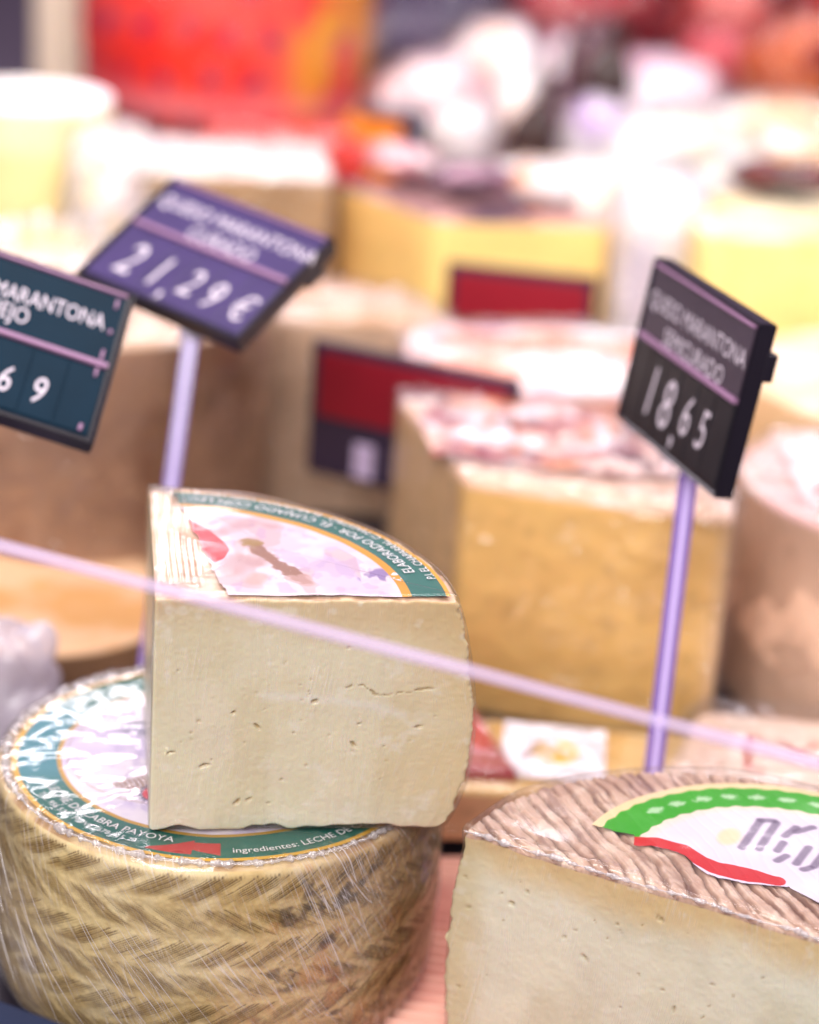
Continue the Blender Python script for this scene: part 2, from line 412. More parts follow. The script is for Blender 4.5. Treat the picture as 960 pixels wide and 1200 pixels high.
    C = np.zeros((nr, na, 3)) + lin(236, 226, 240)
    C = over(C, lin(205, 190, 228), sstep(.42, .62, fbm(X * 60, Y * 60, 0, 3, 4)) * .7)
    C = over(C, lin(186, 168, 214), sstep(.55, .7, fbm(X * 300, Y * 120, 0, 4, 3)) * .5 * (r < .06))
    C = over(C, lin(150, 106, 80), (np.abs(np.hypot(X + .02, Y + .0) - .048) < .0009) * .35)
    feather = inpoly(X, Y, [(-.046, -.034), (-.026, -.020), (-.016, -.026), (-.018, -.036), (-.030, -.038)])
    C = over(C, lin(150, 112, 92), feather * (.45 + .5 * (np.sin((X * 1.0 + Y * .5) * 2600 + 4 * fbm(X * 200, Y * 200, 0, 6, 2)) > 0)))
    ros = np.hypot(X + .0225, Y + .0385); ra = np.arctan2(Y + .0385, X + .0225)
    C = over(C, lin(60, 40, 90), ros < .0085 + .0009 * np.sin(ra * 22)); C = over(C, lin(214, 40, 66), ros < .0068)
    C = over(C, lin(120, 120, 150), (np.hypot((X + .038) / 1.6, Y - .021) < .007) * .6)
    C = over(C, lin(196, 150, 60), (r > .0700) & (r < .0722))
    ring = (r >= .0722) & (r < .0892)
    C = over(C, lin(18, 104, 92), ring * 1.0)
    C = over(C, lin(70, 150, 178), ring * sstep(2.5, 2.9, np.abs(a)) * .5)  # cyan tint of the film glare painted over the left of the ring
    C = over(C, lin(222, 170, 60), (r >= .0892))
    for a0, a1, up in ((-104.5, -91.8, 0), (-91.8, -83.5, 1)):
        aa = np.degrees(a); t = (aa - a0) / (a1 - a0)
        inn = (t >= 0) & (t <= 1) & ring
        edge = .0862 - .0095 * (t if not up else 1 - t) - (.0025)
        C = over(C, lin(196, 44, 52), inn & (r < (.0876 if not up else .0872)) & (r > (.0735 + .009 * (t if not up else 1 - t) * 0 + (.0725 - .0725))) & ((r - .0735) * 1.0 < .0135) & ((r > .0758 + .0095 * (1 - t)) if not up else (r > .0772 + .0 * t)) & (r < .0872 if not up else r < .0872 - .004 * (1 - t)))
    wav = .0006 * fbm(X * 50, Y * 50, 0, 90, 3)
    P = np.stack([X, Y, WH + .0006 + wav * 1.4], -1)
    lab = link('label', np_mesh('label', P, grid_quads(nr, na, False), C), M_print, o)
    zt = WH + .0022
    items = [arc_text('ingredientes: LECHE DE CABRA PASTEURIZADA', .0056, .0868, rad(-80.5), zt),
             arc_text('LECHE DE CABRA PAYOYA', .0062, .0812, rad(-150.5), zt),
             arc_text('TEL. 956 574   MÓVIL. 678 415 29', .0042, .0868, rad(-147), zt)]
    for V, F in items: link('lettering', arr_mesh('lettering', V, F), M_ink_white, lab, smooth=False)
    # cling film over side and top, with a crumpled gathered edge round the label
    nf = 500; tf = PI / 2 + np.arange(nf) / nf * 2 * PI
    Of = np.stack([(WR + .0018) * np.cos(tf), (WR + .0018) * np.sin(tf)], 1)
    def fdisp(P, I):
        nz = (fbm(I['s'] * 40, I['z'] * 90, I['r'] * 40, 77, 4) - .5)
        edge = np.exp(-((I['r'] - .0945) / .003) ** 2) * (I['z'] > WH - .004)
        bead = (fbm(P[..., 0] * 260, P[..., 1] * 260, 0, 78, 2) - .45) * edge
        bul = .0028 * np.sin(np.clip(I['z'] / WH, 0, 1) * PI) * (I['reg'] == 0) - .003 * (1 - sstep(0, .018, I['z'])) * (I['reg'] == 0)
        topw = (fbm(P[..., 0] * 55, P[..., 1] * 55, 0, 79, 3) - .45) * .0038 * (I['reg'] == 1) * (1 - np.exp(-((I['r'] - .10) / .008) ** 2))
        P = P + I['N'] * (nz * .0012 * (I['reg'] == 0) + bul + np.clip(bead, 0, 1) * .006 + np.clip(topw, -.0004, 1) * .45)[..., None]
        return P
    me = loft('cling_film', Of, WH + .0032, .005, 50, nt=60, disp=fdisp, cen=(0, 0), s=np.arange(nf) / nf * 2 * PI * WR, nb=5)
    me.materials.append(M_film); me.materials.append(M_film_top)
    fo = link('cling_film', me, None, o)
    mi = np.zeros(len(me.polygons), np.int32); cz = np.array([p.center[2] for p in me.polygons]); cr = np.array([math.hypot(p.center[0], p.center[1]) for p in me.polygons])
    mi[(cz > WH - .002) & (cr < .096)] = 1; me.polygons.foreach_set('material_index', mi)
    nt_, nk = 900, 8
    tt = np.arange(nt_)[None, :] / nt_ * 2 * PI; kk = np.arange(nk)[:, None] / nk * 2 * PI
    lump = .0005 + .0022 * np.clip(fbm(tt * 46, 0, 0, 120, 3) - .34, 0, 1) * 1.6
    rr1 = .0945 + .0016 * (fbm(tt * 20, 0, 0, 121, 3) - .5) + lump * np.cos(kk); zz1 = WH + .0016 + lump * np.sin(kk)
    Pg = np.stack([rr1 * np.cos(tt), rr1 * np.sin(tt), zz1], -1)
    q = grid_quads(nk + 1, nt_, True); q = np.where(q >= nk * nt_, q - nk * nt_, q)
    link('film_gather', np_mesh('film_gather', Pg, q), M_gather, o)
    rng = np.random.default_rng(12); Vs, Fs = [], []
    for i in range(20):
        t0 = rad(rng.uniform(192, 262)); z0 = rng.uniform(.045, .090); L_ = rng.uniform(.02, .07); sl = rng.uniform(1.1, 1.7)
        m = 40; q = np.linspace(0, 1, m); du = L_ * q / math.hypot(1, sl); z = z0 - du * sl + .0012 * np.sin(q * 5 + i); t = t0 + du / WR
        ok = z > .006; q, z, t = q[ok], z[ok], t[ok]
        if len(q) < 5: continue
        w = .00022 * np.sin(np.linspace(.05, PI - .05, len(q))) ** .5 * rng.uniform(.5, 1.3)
        ring = []
        for k in range(5):
            a_ = 2 * PI * k / 5; R_ = WR + .0050 + .0022 * np.sin(np.clip(z / WH, 0, 1) * PI) * .6 + w * np.cos(a_)
            ring.append(np.stack([R_ * np.cos(t), R_ * np.sin(t), z + w * np.sin(a_)], -1))
        ring.append(ring[0]); Vr = np.array(ring); o_ = sum(len(v) for v in Vs)
        Fs.append(grid_quads(6, len(q), False) + o_); Vs.append(Vr.reshape(-1, 3))
    link('film_folds', np_mesh('film_folds', np.vstack(Vs), np.vstack(Fs)), M_fold, o)
    return o
M_fold = film_mat('film_fold', 300, .4, .001, .10, .15, haze=.55)
M_gather = film_mat('gathered_film', 300, .8, .002, .12, .10, haze=.30)
wheel()

# ------------------------------------------------------------------ quarter wedge standing on the wheel
def wedge():
    R, H = .1222, .1045
    out, s = outline_poly(sector_pts(R, 0, PI / 2, 160), .00055, .0016)
    rng = np.random.default_rng(4)
    # eyes and slits of the cut face: x, z, length, width, angle, depth (metres, degrees)
    pits = [(.008, .036, .0038, .0010, 4, .0016), (.033, .0545, .0018, .0012, 20, .0016), (.019, .0505, .0012, .0016, 60, .0010),
            (.043, .048, .0034, .0013, -48, .0018), (.066, .0595, .0026, .0020, 10, .0022), (.022, .030, .0042, .0014, 12, .0018),
            (.085, .049, .0022, .0008, 10, .0012), (.083, .0395, .0036, .0013, -50, .0018), (.058, .045, .001, .0009, 0, .0010), (.107, .0475, .0018, .0010, -10, .0014),
            (.010, .073, .0012, .0010, 40, .0010), (.054, .0235, .0012, .0009, 0, .0009), (.049, .012, .0016, .0010, 0, .0010), (.036, .013, .0034, .0016, 60, .0014), (.041, .014, .0026, .0012, 30, .0012),
            (.073, .044, .0009, .0008, 0, .0009), (.079, .0835, .0022, .0008, 20, .0009), (.016, .0455, .001, .0010, 0, .0009), (.038, .041, .0009, .0008, 0, .0009), (.096, .0385, .001, .001, 0, .0009), (.064, .030, .0009, .0009, 0, .0008)]
    pits = [(a_, b_, c_ * 1.0, d_ * 1.0, e_, f_ * .8) for a_, b_, c_, d_, e_, f_ in pits]
    for _ in range(22):
        pits.append((rng.uniform(.004, .118), rng.uniform(.008, .095), rng.uniform(.0006, .0016), rng.uniform(.0004, .0008), rng.uniform(-60, 60), rng.uniform(.0003, .0008)))
    crack = [(.079, .0665), (.083, .0675), (.087, .0655), (.091, .0625), (.095, .0620), (.099, .0625), (.104, .0640), (.110, .0655)]
    st = {}
    def disp(P, I):
        X, Y, Z = I['P'][..., 0], I['P'][..., 1], I['P'][..., 2]
        front = np.exp(-(np.clip(Y, 0, 1) / .0025) ** 2)
        g = np.zeros_like(X); col = np.zeros_like(X)
        wob = (fbm(X * 500, Z * 500, 0, 12, 3) - .5) * .0014
        for (px_, pz, le, wi, an, de) in pits:
            t = rad(an); u = (X - px_) * math.cos(t) + (Z - pz) * math.sin(t); v = -(X - px_) * math.sin(t) + (Z - pz) * math.cos(t)
            d = np.hypot(u / (le * .62), (v + wob) / (wi * .62)); k = np.clip(1 - d ** 2, 0, 1) ** .6
            g = np.maximum(g, k * de); col = np.maximum(col, np.clip(1.25 - d, 0, 1) * min(1, de / .0012))
        dc = polyline(X + wob, Z + wob * 1.5, crack); cw = .35 + .9 * sstep(.4, .65, fbm(X * 220, Z * 220, 0, 48, 2)); kc = np.clip(1 - dc / (.0006 * cw), 0, 1); g = np.maximum(g, kc * .0009); col = np.maximum(col, np.clip(1.1 - dc / (.0007 * cw), 0, 1) * .8)
        st['pit'] = col * front
        st['halo'] = np.exp(-(polyline(X, Z, [(.045, .062), (.062, .061), (.075, .060), (.092, .057), (.102, .053)]) / .0022) ** 2) * front
        # knife drag lines and gentle waviness of the cut
        face = (fbm(X * 260, Z * 14, 0, 40, 3) - .5) * .00045 + (fbm(X * 25, Z * 25, 0, 41, 3) - .5) * .0010 + (fbm(X * 700, Z * 700, 0, 43, 2) - .5) * .00022
        P = P.copy()
        P[..., 1] += (g - face * 1.0) * front
        # bulging rind with the marks of the mould
        arc = sstep(.80, 1.0, np.hypot(X, Y) / R)
        zb = np.clip(Z / H, 0, 1)
        bul = .0105 * np.sin(zb ** .8 * PI) ** .8 + .0030 * (fbm(X * 40, Y * 90, Z * 170, 47, 2) - .5) * (zb < .97) + (fbm(X * 160, Y * 160, Z * 420, 44, 3) - .5) * .0026
        k = 1 + (bul * (zb > 0) * arc) / R * (I['reg'] == 0)
        P[..., 0] *= k; P[..., 1] *= k
        # scalloped bottom edge
        lift = .0022 * np.clip(fbm(X * 85, Y * 85, 3, 45, 2) - .32, 0, 1) * 2.4
        low = 1 - sstep(0, .012, Z)
        P[..., 2] += lift * low
        # crumbly upper edge
        P[..., 2] += (fbm(X * 180, Y * 180, 0, 46, 3) - .5) * .0014 * sstep(H - .006, H, Z)
        return P
    def color(I):
        X, Y, Z = I['P'][..., 0], I['P'][..., 1], I['P'][..., 2]; rr_ = np.hypot(X, Y)
        C = np.zeros(X.shape + (3,)) + lin(234, 225, 194)
        f1 = fbm(X * 40, Z * 40, Y * 40, 50, 4)
        C = over(C, lin(236, 224, 198), sstep(.45, .65, f1) * .6)
        C = over(C, lin(222, 208, 168), sstep(.45, .7, fbm(X * 50, Z * 24, Y * 90, 51, 4)) * .5)
        C = over(C, lin(226, 198, 142), sstep(.085, .124, rr_ + (f1 - .5) * .03) * .6)             # ripening towards the rind
        C = over(C, lin(205, 172, 118), sstep(.080, .1035, Z + (f1 - .5) * .012 + X * .07 - .004) * .6)
        C = over(C, lin(214, 214, 206), (1 - sstep(.0, .02, Z)) * .25)
        C = over(C, lin(245, 240, 228), st['halo'] * .5)
        C = over(C, lin(246, 240, 226), sstep(.64, .80, fbm(X * 170, Z * 170, Y * 170, 53, 3)) * .35)
        C = over(C, lin(164, 124, 52), np.clip(st['pit'], 0, 1) * .85)
        rind = sstep(R - .004, R - .001, rr_) * (I['reg'] == 0) * (Y > .002)
        C = over(C, lin(206, 180, 130), rind)
        top = I['reg'] == 1
        t = np.zeros(X.shape + (3,)) + lin(222, 190, 160)
        t = over(t, lin(176, 136, 108), sstep(.5, .66, fbm(X * 130, Y * 40, 0, 55, 4)) * .7)
        t = over(t, lin(240, 224, 206), sstep(.5, .7, fbm(X * 60, Y * 160, 0, 56, 3)) * .6)
        C[top] = t[top]
        return C
    o = link('cheese_wedge', loft('cheese_wedge', out, H, .0009, 180, nt=60, disp=disp, color=color, cen=(.05, .05), s=s, nb=3), M_cheese,
             loc=(-.0985, .7755, .0935), rz=rad(9))
    tag(o, 'tall pale quarter of cheese with green ringed label on top, standing on the woven wheel', 'cheese')
    # printed label
    nr, na = 380, 560
    r = np.linspace(.004, .1195, nr)[:, None] * np.ones((1, na)); a = np.linspace(rad(.3), rad(89), na)[None, :] * np.ones((nr, 1))
    X, Y = r * np.cos(a), r * np.sin(a)
    jag = (fbm(Y * 140, 0, 0, 3, 3) - .5) * .004
    cut = np.interp(Y, [0, .004, .0076, .0495, .0811, .0911, .1054, .13], [.0283, .0278, .0277, .0202, .0165, .0145, .0119, .010]) + jag
    mask = (X > cut) & (Y > .0012 + .0012 * vn(X * 200, 0, 0, 8))
    C = np.zeros((nr, na, 3)) + lin(228, 212, 222)
    C = over(C, lin(206, 180, 196), sstep(.45, .62, fbm(X * 55, Y * 55, 0, 60, 4)) * .55)
    C = over(C, lin(196, 150, 150), sstep(.54, .62, fbm(X * 80, Y * 60, 7, 67, 3)) * .45 * (X < .085) * (r < .095))
    C = over(C, lin(172, 140, 190), sstep(.60, .66, fbm(X * 150, Y * 90, 9, 68, 3)) * .35 * (r < .095))
    C = over(C, lin(196, 178, 226), sstep(.56, .72, fbm(X * 70, Y * 55, 4, 61, 3)) * .4 * (X > .05))
    def soft(d, w, e): return 1 - sstep(w, w + e, d)
    C = over(C, lin(180, 136, 140), soft(polyline(X, Y, [(.030, .070), (.040, .078), (.048, .086), (.052, .078)]), .0018, .005) * .5)
    wx_, wy_ = X + (fbm(X * 260, Y * 260, 0, 69, 3) - .5) * .0055, Y + (fbm(X * 260, Y * 260, 9, 70, 3) - .5) * .0055
    C = over(C, lin(146, 100, 76), soft(polyline(wx_, wy_, [(.0415, .0575), (.047, .044), (.053, .032), (.058, .0235), (.0606, .0169)]), .0022, .0022) * .95)
    C = over(C, lin(158, 124, 66), soft(np.hypot(wx_ - .0415, wy_ - .0575), .0040, .002) * .9)
    C = over(C, lin(196, 156, 150), soft(polyline(X, Y, [(.056, .020), (.062, .014), (.061, .021)]), .002, .002) * .7)
    C = over(C, lin(208, 166, 158), soft(polyline(X, Y, [(.0405, .016), (.043, .021)]), .002, .004) * .8)
    C = over(C, lin(182, 136, 130), soft(polyline(X, Y, [(.031, .026), (.036, .040), (.042, .036)]), .002, .006) * .55)
    red = inpoly(X + jag * .3, Y, [(.0150, .0850), (.0235, .0735), (.0275, .0655), (.0315, .0550), (.0322, .0480), (.0298, .0400), (.0256, .0350), (.0225, .0420), (.0205, .0520), (.0180, .0680)])
    C = over(C, lin(216, 30, 42), red * .98); C = over(C, lin(232, 92, 102), red & (np.abs(Y - .0545 + (X - .026) * .8) < .0030))
    C = over(C, lin(96, 60, 150), soft(polyline(X, Y, [(.0880, .0200), (.0940, .0260), (.0960, .0210), (.0990, .0300)]), .003, .003) * .75 * sstep(.35, .55, fbm(X * 300, Y * 120, 0, 63, 2)))
    C = over(C, lin(150, 120, 200), soft(polyline(X, Y, [(.0980, .0350), (.1020, .0280), (.1040, .0220)]), .003, .003) * .6)
    C = over(C, lin(214, 150, 40), (r > .0995) & (r <= .1035))
    C = over(C, lin(26, 104, 92), (r > .1035))
    C = over(C, lin(70, 118, 120), (r > .1035) * sstep(.5, .65, fbm(X * 90, Y * 90, 0, 64, 3)) * .35)
    C = over(C, lin(230, 164, 44), (r > .1178))
    C = over(C, lin(240, 232, 238), (r < .1035) & (np.hypot(X - .1035, Y - .0225) < .006) & (fbm(X * 400, Y * 400, 0, 65, 2) > .45))
    zz = H + .0011 + .0006 * fbm(X * 60, Y * 60, 0, 66, 2)
    lab = link('label', np_mesh('label', np.stack([X, Y, zz], -1), grid_quads(nr, na, False, mask), C), M_print, o)
    for V, F in (arc_text('P.I. EL CHAPARRAL, C/ MAESTRO · ELABORADO CON LECHE', .0054, .1172, rad(9.0), H + .0021),
                 arc_text('ELABORADO POR · EL CUAJADO CON LECHE CRUDA', .0068, .1108, rad(13), H + .0021)):
        ang = np.degrees(np.arctan2(V[:, 1], V[:, 0]))
        F = [q for q in F if all(ang[i] < 81.5 for i in q)]
        link('lettering', arr_mesh('lettering', V, F), M_ink_white, lab, smooth=False)
    # film stretched over all faces, gathered at the far left corner
    of, sf = outline_poly(sector_pts(R + .0010, -.004, PI / 2 + .004, 120), .0012, .0012)
    of = of - np.array([.0005, .0005])
    def fd(P, I):
        X, Y, Z = I['P'][..., 0], I['P'][..., 1], I['P'][..., 2]
        arc = sstep(.80, 1.0, np.hypot(X, Y) / R); zb = np.clip(Z / H, 0, 1)
        k = 1 + .0112 * np.sin(zb ** .8 * PI) ** .8 * arc / R * (I['reg'] == 0)
        P = P.copy(); P[..., 0] *= k; P[..., 1] *= k
        nz = (fbm(P[..., 0] * 40, P[..., 1] * 40, P[..., 2] * 40, 88, 2) - .5) * .0008
        strip = (I['reg'] == 1) * (1 - sstep(.013, .020, X))
        nz = nz + strip * (.0009 * np.sin(X * 2600 + Y * 40 + 3 * fbm(X * 80, Y * 30, 0, 89, 2)))
        topw = (I['reg'] == 1) * np.clip(fbm(X * 22, Y * 22, 0, 87, 2) - .42, 0, 1) * .004
        return P + I['N'] * (nz + topw)[..., None]
    me = loft('cling_film', of, H + .0024, .002, 60, nt=50, disp=fd, cen=(.05, .05), s=sf, nb=3)
    me.materials.append(M_film_wedge); me.materials.append(M_film_wtop)
    fo = link('cling_film', me, None, o)
    mi = np.array([1 if p.center[2] > H + .001 else 0 for p in me.polygons], np.int32); me.polygons.foreach_set('material_index', mi)
M_film_wtop = film_mat('cling_film_wedge_top', 16, .22, .004, .0, .16, haze=.012)
wedge()

# ------------------------------------------------------------------ half wheel, front right
def half_wheel():
    R, H = .118, .112
    out, s = outline_poly(arc_pts(R, 0, PI, 260), .0007, .0012)
    rng = np.random.default_rng(9)
    pits = [(-.0945, .074, .0022, .0018, 0, .0022), (-.0700, .066, .0018, .0010, 20, .0012), (-.060, .060, .0034, .0012, -40, .0012), (-.112, .066, .0012, .0012, 0, .001), (-.020, .050, .0012, .0026, 0, .0012), (-.088, .082, .0016, .0012, -10, .0012), (-.030, .088, .0022, .0012, -30, .0012), (-.048, .080, .0014, .0012, 0, .001)]
    for _ in range(46): pits.append((rng.uniform(-.116, .1), rng.uniform(.01, .094), rng.uniform(.0008, .0022), rng.uniform(.0005, .0009), rng.uniform(-70, 70), rng.uniform(.0003, .0008)))
    st = {}
    def ridges(X, Y):
        n = X * .665 + Y * .747; t_ = X * .747 - Y * .665
        w = (fbm(X * 30, Y * 30, 0, 4, 4) - .5) * .012
        t = (n + w) / .0068; k = np.floor(t); fr = t - k
        prof = sstep(0, .25, fr) * (1 - sstep(.72, 1, fr))
        gro = np.clip(1 - np.abs(((fr + .5) % 1) - .5) / (.12 + .14 * _h(k, k * 0, k * 0, 5)), 0, 1) * sstep(.28, .5, fbm(t_ * 55, k * 3.3, 0, 6, 3))
        return prof, gro, t_, k, fr
    def disp(P, I):
        X, Y, Z = I['P'][..., 0], I['P'][..., 1], I['P'][..., 2]
        front = np.exp(-(np.clip(Y, 0, 1) / .0025) ** 2) * (I['reg'] == 0)
        g = np.zeros_like(X); col = np.zeros_like(X); wob = (fbm(X * 500, Z * 500, 0, 12, 3) - .5) * .0014
        for (px_, pz, le, wi, an, de) in pits:
            pz = pz + .012
            t = rad(an); u = (X - px_) * math.cos(t) + (Z - pz) * math.sin(t); v = -(X - px_) * math.sin(t) + (Z - pz) * math.cos(t)
            d = np.hypot(u / (le * .62), (v + wob) / (wi * .62)); g = np.maximum(g, np.clip(1 - d ** 2, 0, 1) ** .6 * de); col = np.maximum(col, np.clip(1.3 - d, 0, 1))
        st['pit'] = col * front
        face = (fbm(X * 240, Z * 14, 0, 140, 3) - .5) * .0004 + (fbm(X * 28, Z * 28, 0, 141, 3) - .5) * .002 + (fbm(X * 600, Z * 600, 0, 143, 2) - .5) * .0003
        P = P.copy(); P[..., 1] += (g - face) * front
        side = sstep(.9, 1, np.hypot(X, Y) / R) * (I['reg'] == 0)
        zb = np.clip(Z / H, 0, 1)
        k = 1 + side * (.004 * np.sin(zb * PI) + .003 * (fbm(X * 40, Y * 90, Z * 150, 147, 2) - .5) + (fbm(X * 150, Y * 150, Z * 400, 144, 3) - .5) * .0028) / R
        P[..., 0] *= k; P[..., 1] *= k
        prof, gro, *_ = ridges(X, Y); st['gro'] = gro; st['prof'] = prof
        top = sstep(H - .0008, H - .0001, Z)
        P[..., 2] += top * (prof * .0008 - gro * .0014 + (fbm(X * 300, Y * 300, 0, 145, 3) - .5) * .0014 + (fbm((X * .665 + Y * .747) * 700, (X * .747 - Y * .665) * 60, 0, 148, 2) - .5) * .0010)
        P[..., 2] += sstep(H - .004, H, Z) * np.exp(-(np.clip(Y, 0, 1) / .003) ** 2) * (fbm(X * 120, 0, 0, 146, 3) - .5) * .0022
        return P
    def color(I):
        X, Y, Z = I['P'][..., 0], I['P'][..., 1], I['P'][..., 2]; rr_ = np.hypot(X, Y)
        f1 = fbm(X * 40, Z * 40, Y * 40, 150, 4)
        C = np.zeros(X.shape + (3,)) + lin(228, 224, 202)
        C = over(C, lin(220, 216, 196), sstep(.45, .65, f1) * .6)
        C = over(C, lin(196, 186, 156), sstep(.5, .72, fbm(X * 26, Z * 26, 2, 151, 3)) * .4)
        C = over(C, lin(218, 186, 126), sstep(H - .024, H - .002, Z + (f1 - .5) * .012) * .8)
        C = over(C, lin(206, 190, 146), sstep(R - .016, R - .002, rr_ + (f1 - .5) * .012) * .7)
        C = over(C, lin(230, 226, 212), sstep(.66, .84, fbm(X * 190, Z * 190, 5, 153, 3)) * .35)
        C = over(C, lin(150, 122, 70), st['pit'] * .75)
        rind = sstep(R - .004, R - .001, rr_) * (I['reg'] == 0) * (Y > .002)
        C = over(C, lin(196, 172, 130), rind)
        f2 = fbm(X * 70, Y * 70, 0, 155, 4)
        t = np.zeros(X.shape + (3,)) + lin(208, 176, 156)
        t = over(t, lin(228, 204, 186), sstep(.48, .68, fbm(X * 150, Y * 60, 0, 156, 4)) * .7)
        t = over(t, lin(170, 132, 112), sstep(.46, .66, f2) * .55)
        fine = np.clip(np.sin((X * .665 + Y * .747) * 4200 + 5 * f2), 0, 1)
        t = over(t, lin(150, 112, 92), fine * .3)
        dark = sstep(.02, .13, np.hypot(X - .0, Y - .0) - .02) * sstep(-.01, -.075, X)
        t = over(t, lin(150, 108, 88), (1 - st['prof']) * .40 * sstep(.3, .6, fbm(X * 50, Y * 50, 3, 158, 3)))
        t = over(t, lin(120, 82, 66), sstep(.60, .72, fbm((X * .665 + Y * .747) * 420, (X * .747 - Y * .665) * 40, 0, 159, 3)) * .6)
        t = over(t, lin(100, 66, 54), st['gro'] * (.80 + .2 * dark)); t = over(t, lin(62, 40, 34), st['gro'] ** 2 * dark * .8 * sstep(.45, .65, fbm(X * 40, Y * 40, 9, 157, 3)))
        top = (I['z'] > H - .0012)
        C = np.where(top[..., None], t, C)
        return C
    o = link('half_cheese', loft('half_cheese', out, H, .0010, 140, nt=130, disp=disp, color=color, cen=(0, .045), s=s, nb=4), M_rind2,
             loc=(.139, .7285, -0.0114), rz=rad(-25.27))
    tag(o, 'half cheese wheel with ridged brownish top and bright green ringed label at the front', 'cheese')
    # label
    cx, cy = .012, .030
    nr, na = 330, 900
    r = np.linspace(.0005, .0870, nr)[:, None] * np.ones((1, na)); a = np.linspace(-.35, PI + .4, na)[None, :] * np.ones((nr, 1))
    X, Y = cx + r * np.cos(a), cy + r * np.sin(a)
    low = np.interp(X, [-.08, -.075, -.0565, -.0535, -.046, -.035, -.027, -.0192, -.007, .006, .02, .06, .12], [.031, .0325, .0345, .0260, .0310, .0315, .0255, .0215, .0222, .0227, .0215, .0190, .018]) + (fbm(X * 200, 0, 0, 5, 3) - .5) * .003
    mask = (Y > low) & (np.hypot(X, Y) < R - .002)
    C = np.zeros((nr, na, 3)) + lin(224, 212, 232)
    C = over(C, lin(236, 216, 180), sstep(.055, .068, r) * .75)
    C = over(C, lin(236, 206, 150), (1 - sstep(.003, .007, np.hypot(X + .022, (Y - .056) * .6))) * .8)
    C = over(C, lin(232, 208, 160), (r > .0815))
    zg = .0822 + .0009 * np.sign(np.sin(a * 60)) * 0 + .0011 * np.abs(((a * 26 / PI * 2) % 2) - 1)
    zi = .0660 + .0005 * np.sin(a * 46)
    green = (r < zg) & (r > zi)
    C = over(C, lin(46, 160, 10), green * 1.0)
    for q in np.arange(.35, 2.9, .17):
        tl = .5 + .5 * math.sin(q * 37)
        dd = np.hypot((a - q) / (.045 + .02 * tl), (r - .0738 - .0012 * tl) / .0026) + (fbm(a * 60, r * 900, 0, 160, 2) - .5) * .9
        C = over(C, lin(214, 240, 206), (1 - sstep(.55, 1.05, dd)) * (.25 + .5 * tl) * green)
    rp = [(-.0545, .0297), (-.0462, .0345), (-.0351, .0352), (-.0256, .0300), (-.0192, .0280), (-.0072, .0298), (.0062, .0320)]
    C = over(C, lin(200, 18, 22), 1 - sstep(.0036, .0041, polyline(X, Y, rp) - .0016 * sstep(-.03, -.01, X) * (1 - sstep(-.005, .004, X))))
    ink = lin(84, 66, 98)
    strokes = [((-.0145, .0500), (-.0150, .0770)), ((-.0150, .0770), (-.0100, .0800)), ((-.0080, .0530), (-.0085, .0790)), ((-.0010, .0560), (-.0008, .0640)), ((-.0020, .0700), (.0000, .0800)), ((.0015, .0480), (.0035, .0540)), ((.0010, .0760), (.0060, .0840)),
               ((.0090, .0500), (.0095, .0660)), ((.0130, .0470), (.0150, .0500)), ((.0160, .0520), (.0165, .0640)), ((.0220, .0540), (.0230, .0680)), ((.0290, .0520), (.0300, .0640)), ((.0360, .0540), (.0370, .0680)), ((.0160, .0760), (.0300, .0790))]
    for i, (p, q) in enumerate(strokes):
        C = over(C, ink, (1 - sstep(.0010, .0027, capsule(X, Y, p, q))) * (.78 if i < 13 else .3))
    prof, gro, *_ = ridges(X, Y)
    zz = H + .0014 + .0001 * prof + .0006 * fbm(X * 40, Y * 40, 0, 5, 2)
    link('label', np_mesh('label', np.stack([X, Y, zz], -1), grid_quads(nr, na, False, mask), C), M_print, o)
    of, sf = outline_poly(arc_pts(R + .0008, -.010, PI + .010, 200), .0018, .002)
    def fd(P, I):
        X, Y, Z = I['P'][..., 0], I['P'][..., 1], I['P'][..., 2]
        zb = np.clip(Z / H, 0, 1); side = sstep(.9, 1, np.hypot(X, Y) / R) * (I['reg'] == 0)
        k = 1 + side * (.0040 * np.sin(zb * PI)) / R
        P = P.copy(); P[..., 0] *= k; P[..., 1] *= k
        nz = (fbm(P[..., 0] * 40, P[..., 1] * 40, P[..., 2] * 40, 188, 2) - .5) * .0010
        lip = np.exp(-((Y + .001) / .004) ** 2) * np.exp(-((Z - H - .002) / .004) ** 2) * np.clip(fbm(X * 300, 0, Z * 100, 189, 2) - .4, 0, 1) * .006
        topw = (I['reg'] == 1) * np.clip(fbm(X * 24, Y * 24, 0, 187, 2) - .42, 0, 1) * .004
        return P + I['N'] * (nz + lip + topw)[..., None]
    me = loft('cling_film', of, H + .0034, .0016, 50, nt=60, disp=fd, cen=(0, .045), s=sf, nb=3)
    me.materials.append(M_film_wedge); me.materials.append(M_film_wtop)
    link('cling_film', me, None, o)
    me.polygons.foreach_set('material_index', np.array([1 if p.center[2] > H + .001 else 0 for p in me.polygons], np.int32))
    m, nk = 700, 8
    x = np.linspace(-R, R, m)[None, :]; kk = np.arange(nk + 1)[:, None] / nk * 2 * PI
    lump = .0003 + .0030 * np.clip(fbm(x * 260, 0, 0, 320, 3) - .44, 0, 1)
    Pg = np.stack([x + 0 * kk, -.0004 + .0010 * (fbm(x * 120, 0, 0, 321, 3) - .5) + lump * np.cos(kk), H + .0016 + .0016 * (fbm(x * 90, 0, 0, 322, 3) - .5) + lump * np.sin(kk)], -1)
    link('film_gather', np_mesh('film_gather', Pg, grid_quads(nk + 1, m, False)), M_gather, o)
M_rind2 = painted('half_wheel_surface', rough=.42, sss=.25, spec=.45, bump=(1100, .12, .0004, 4))
half_wheel()

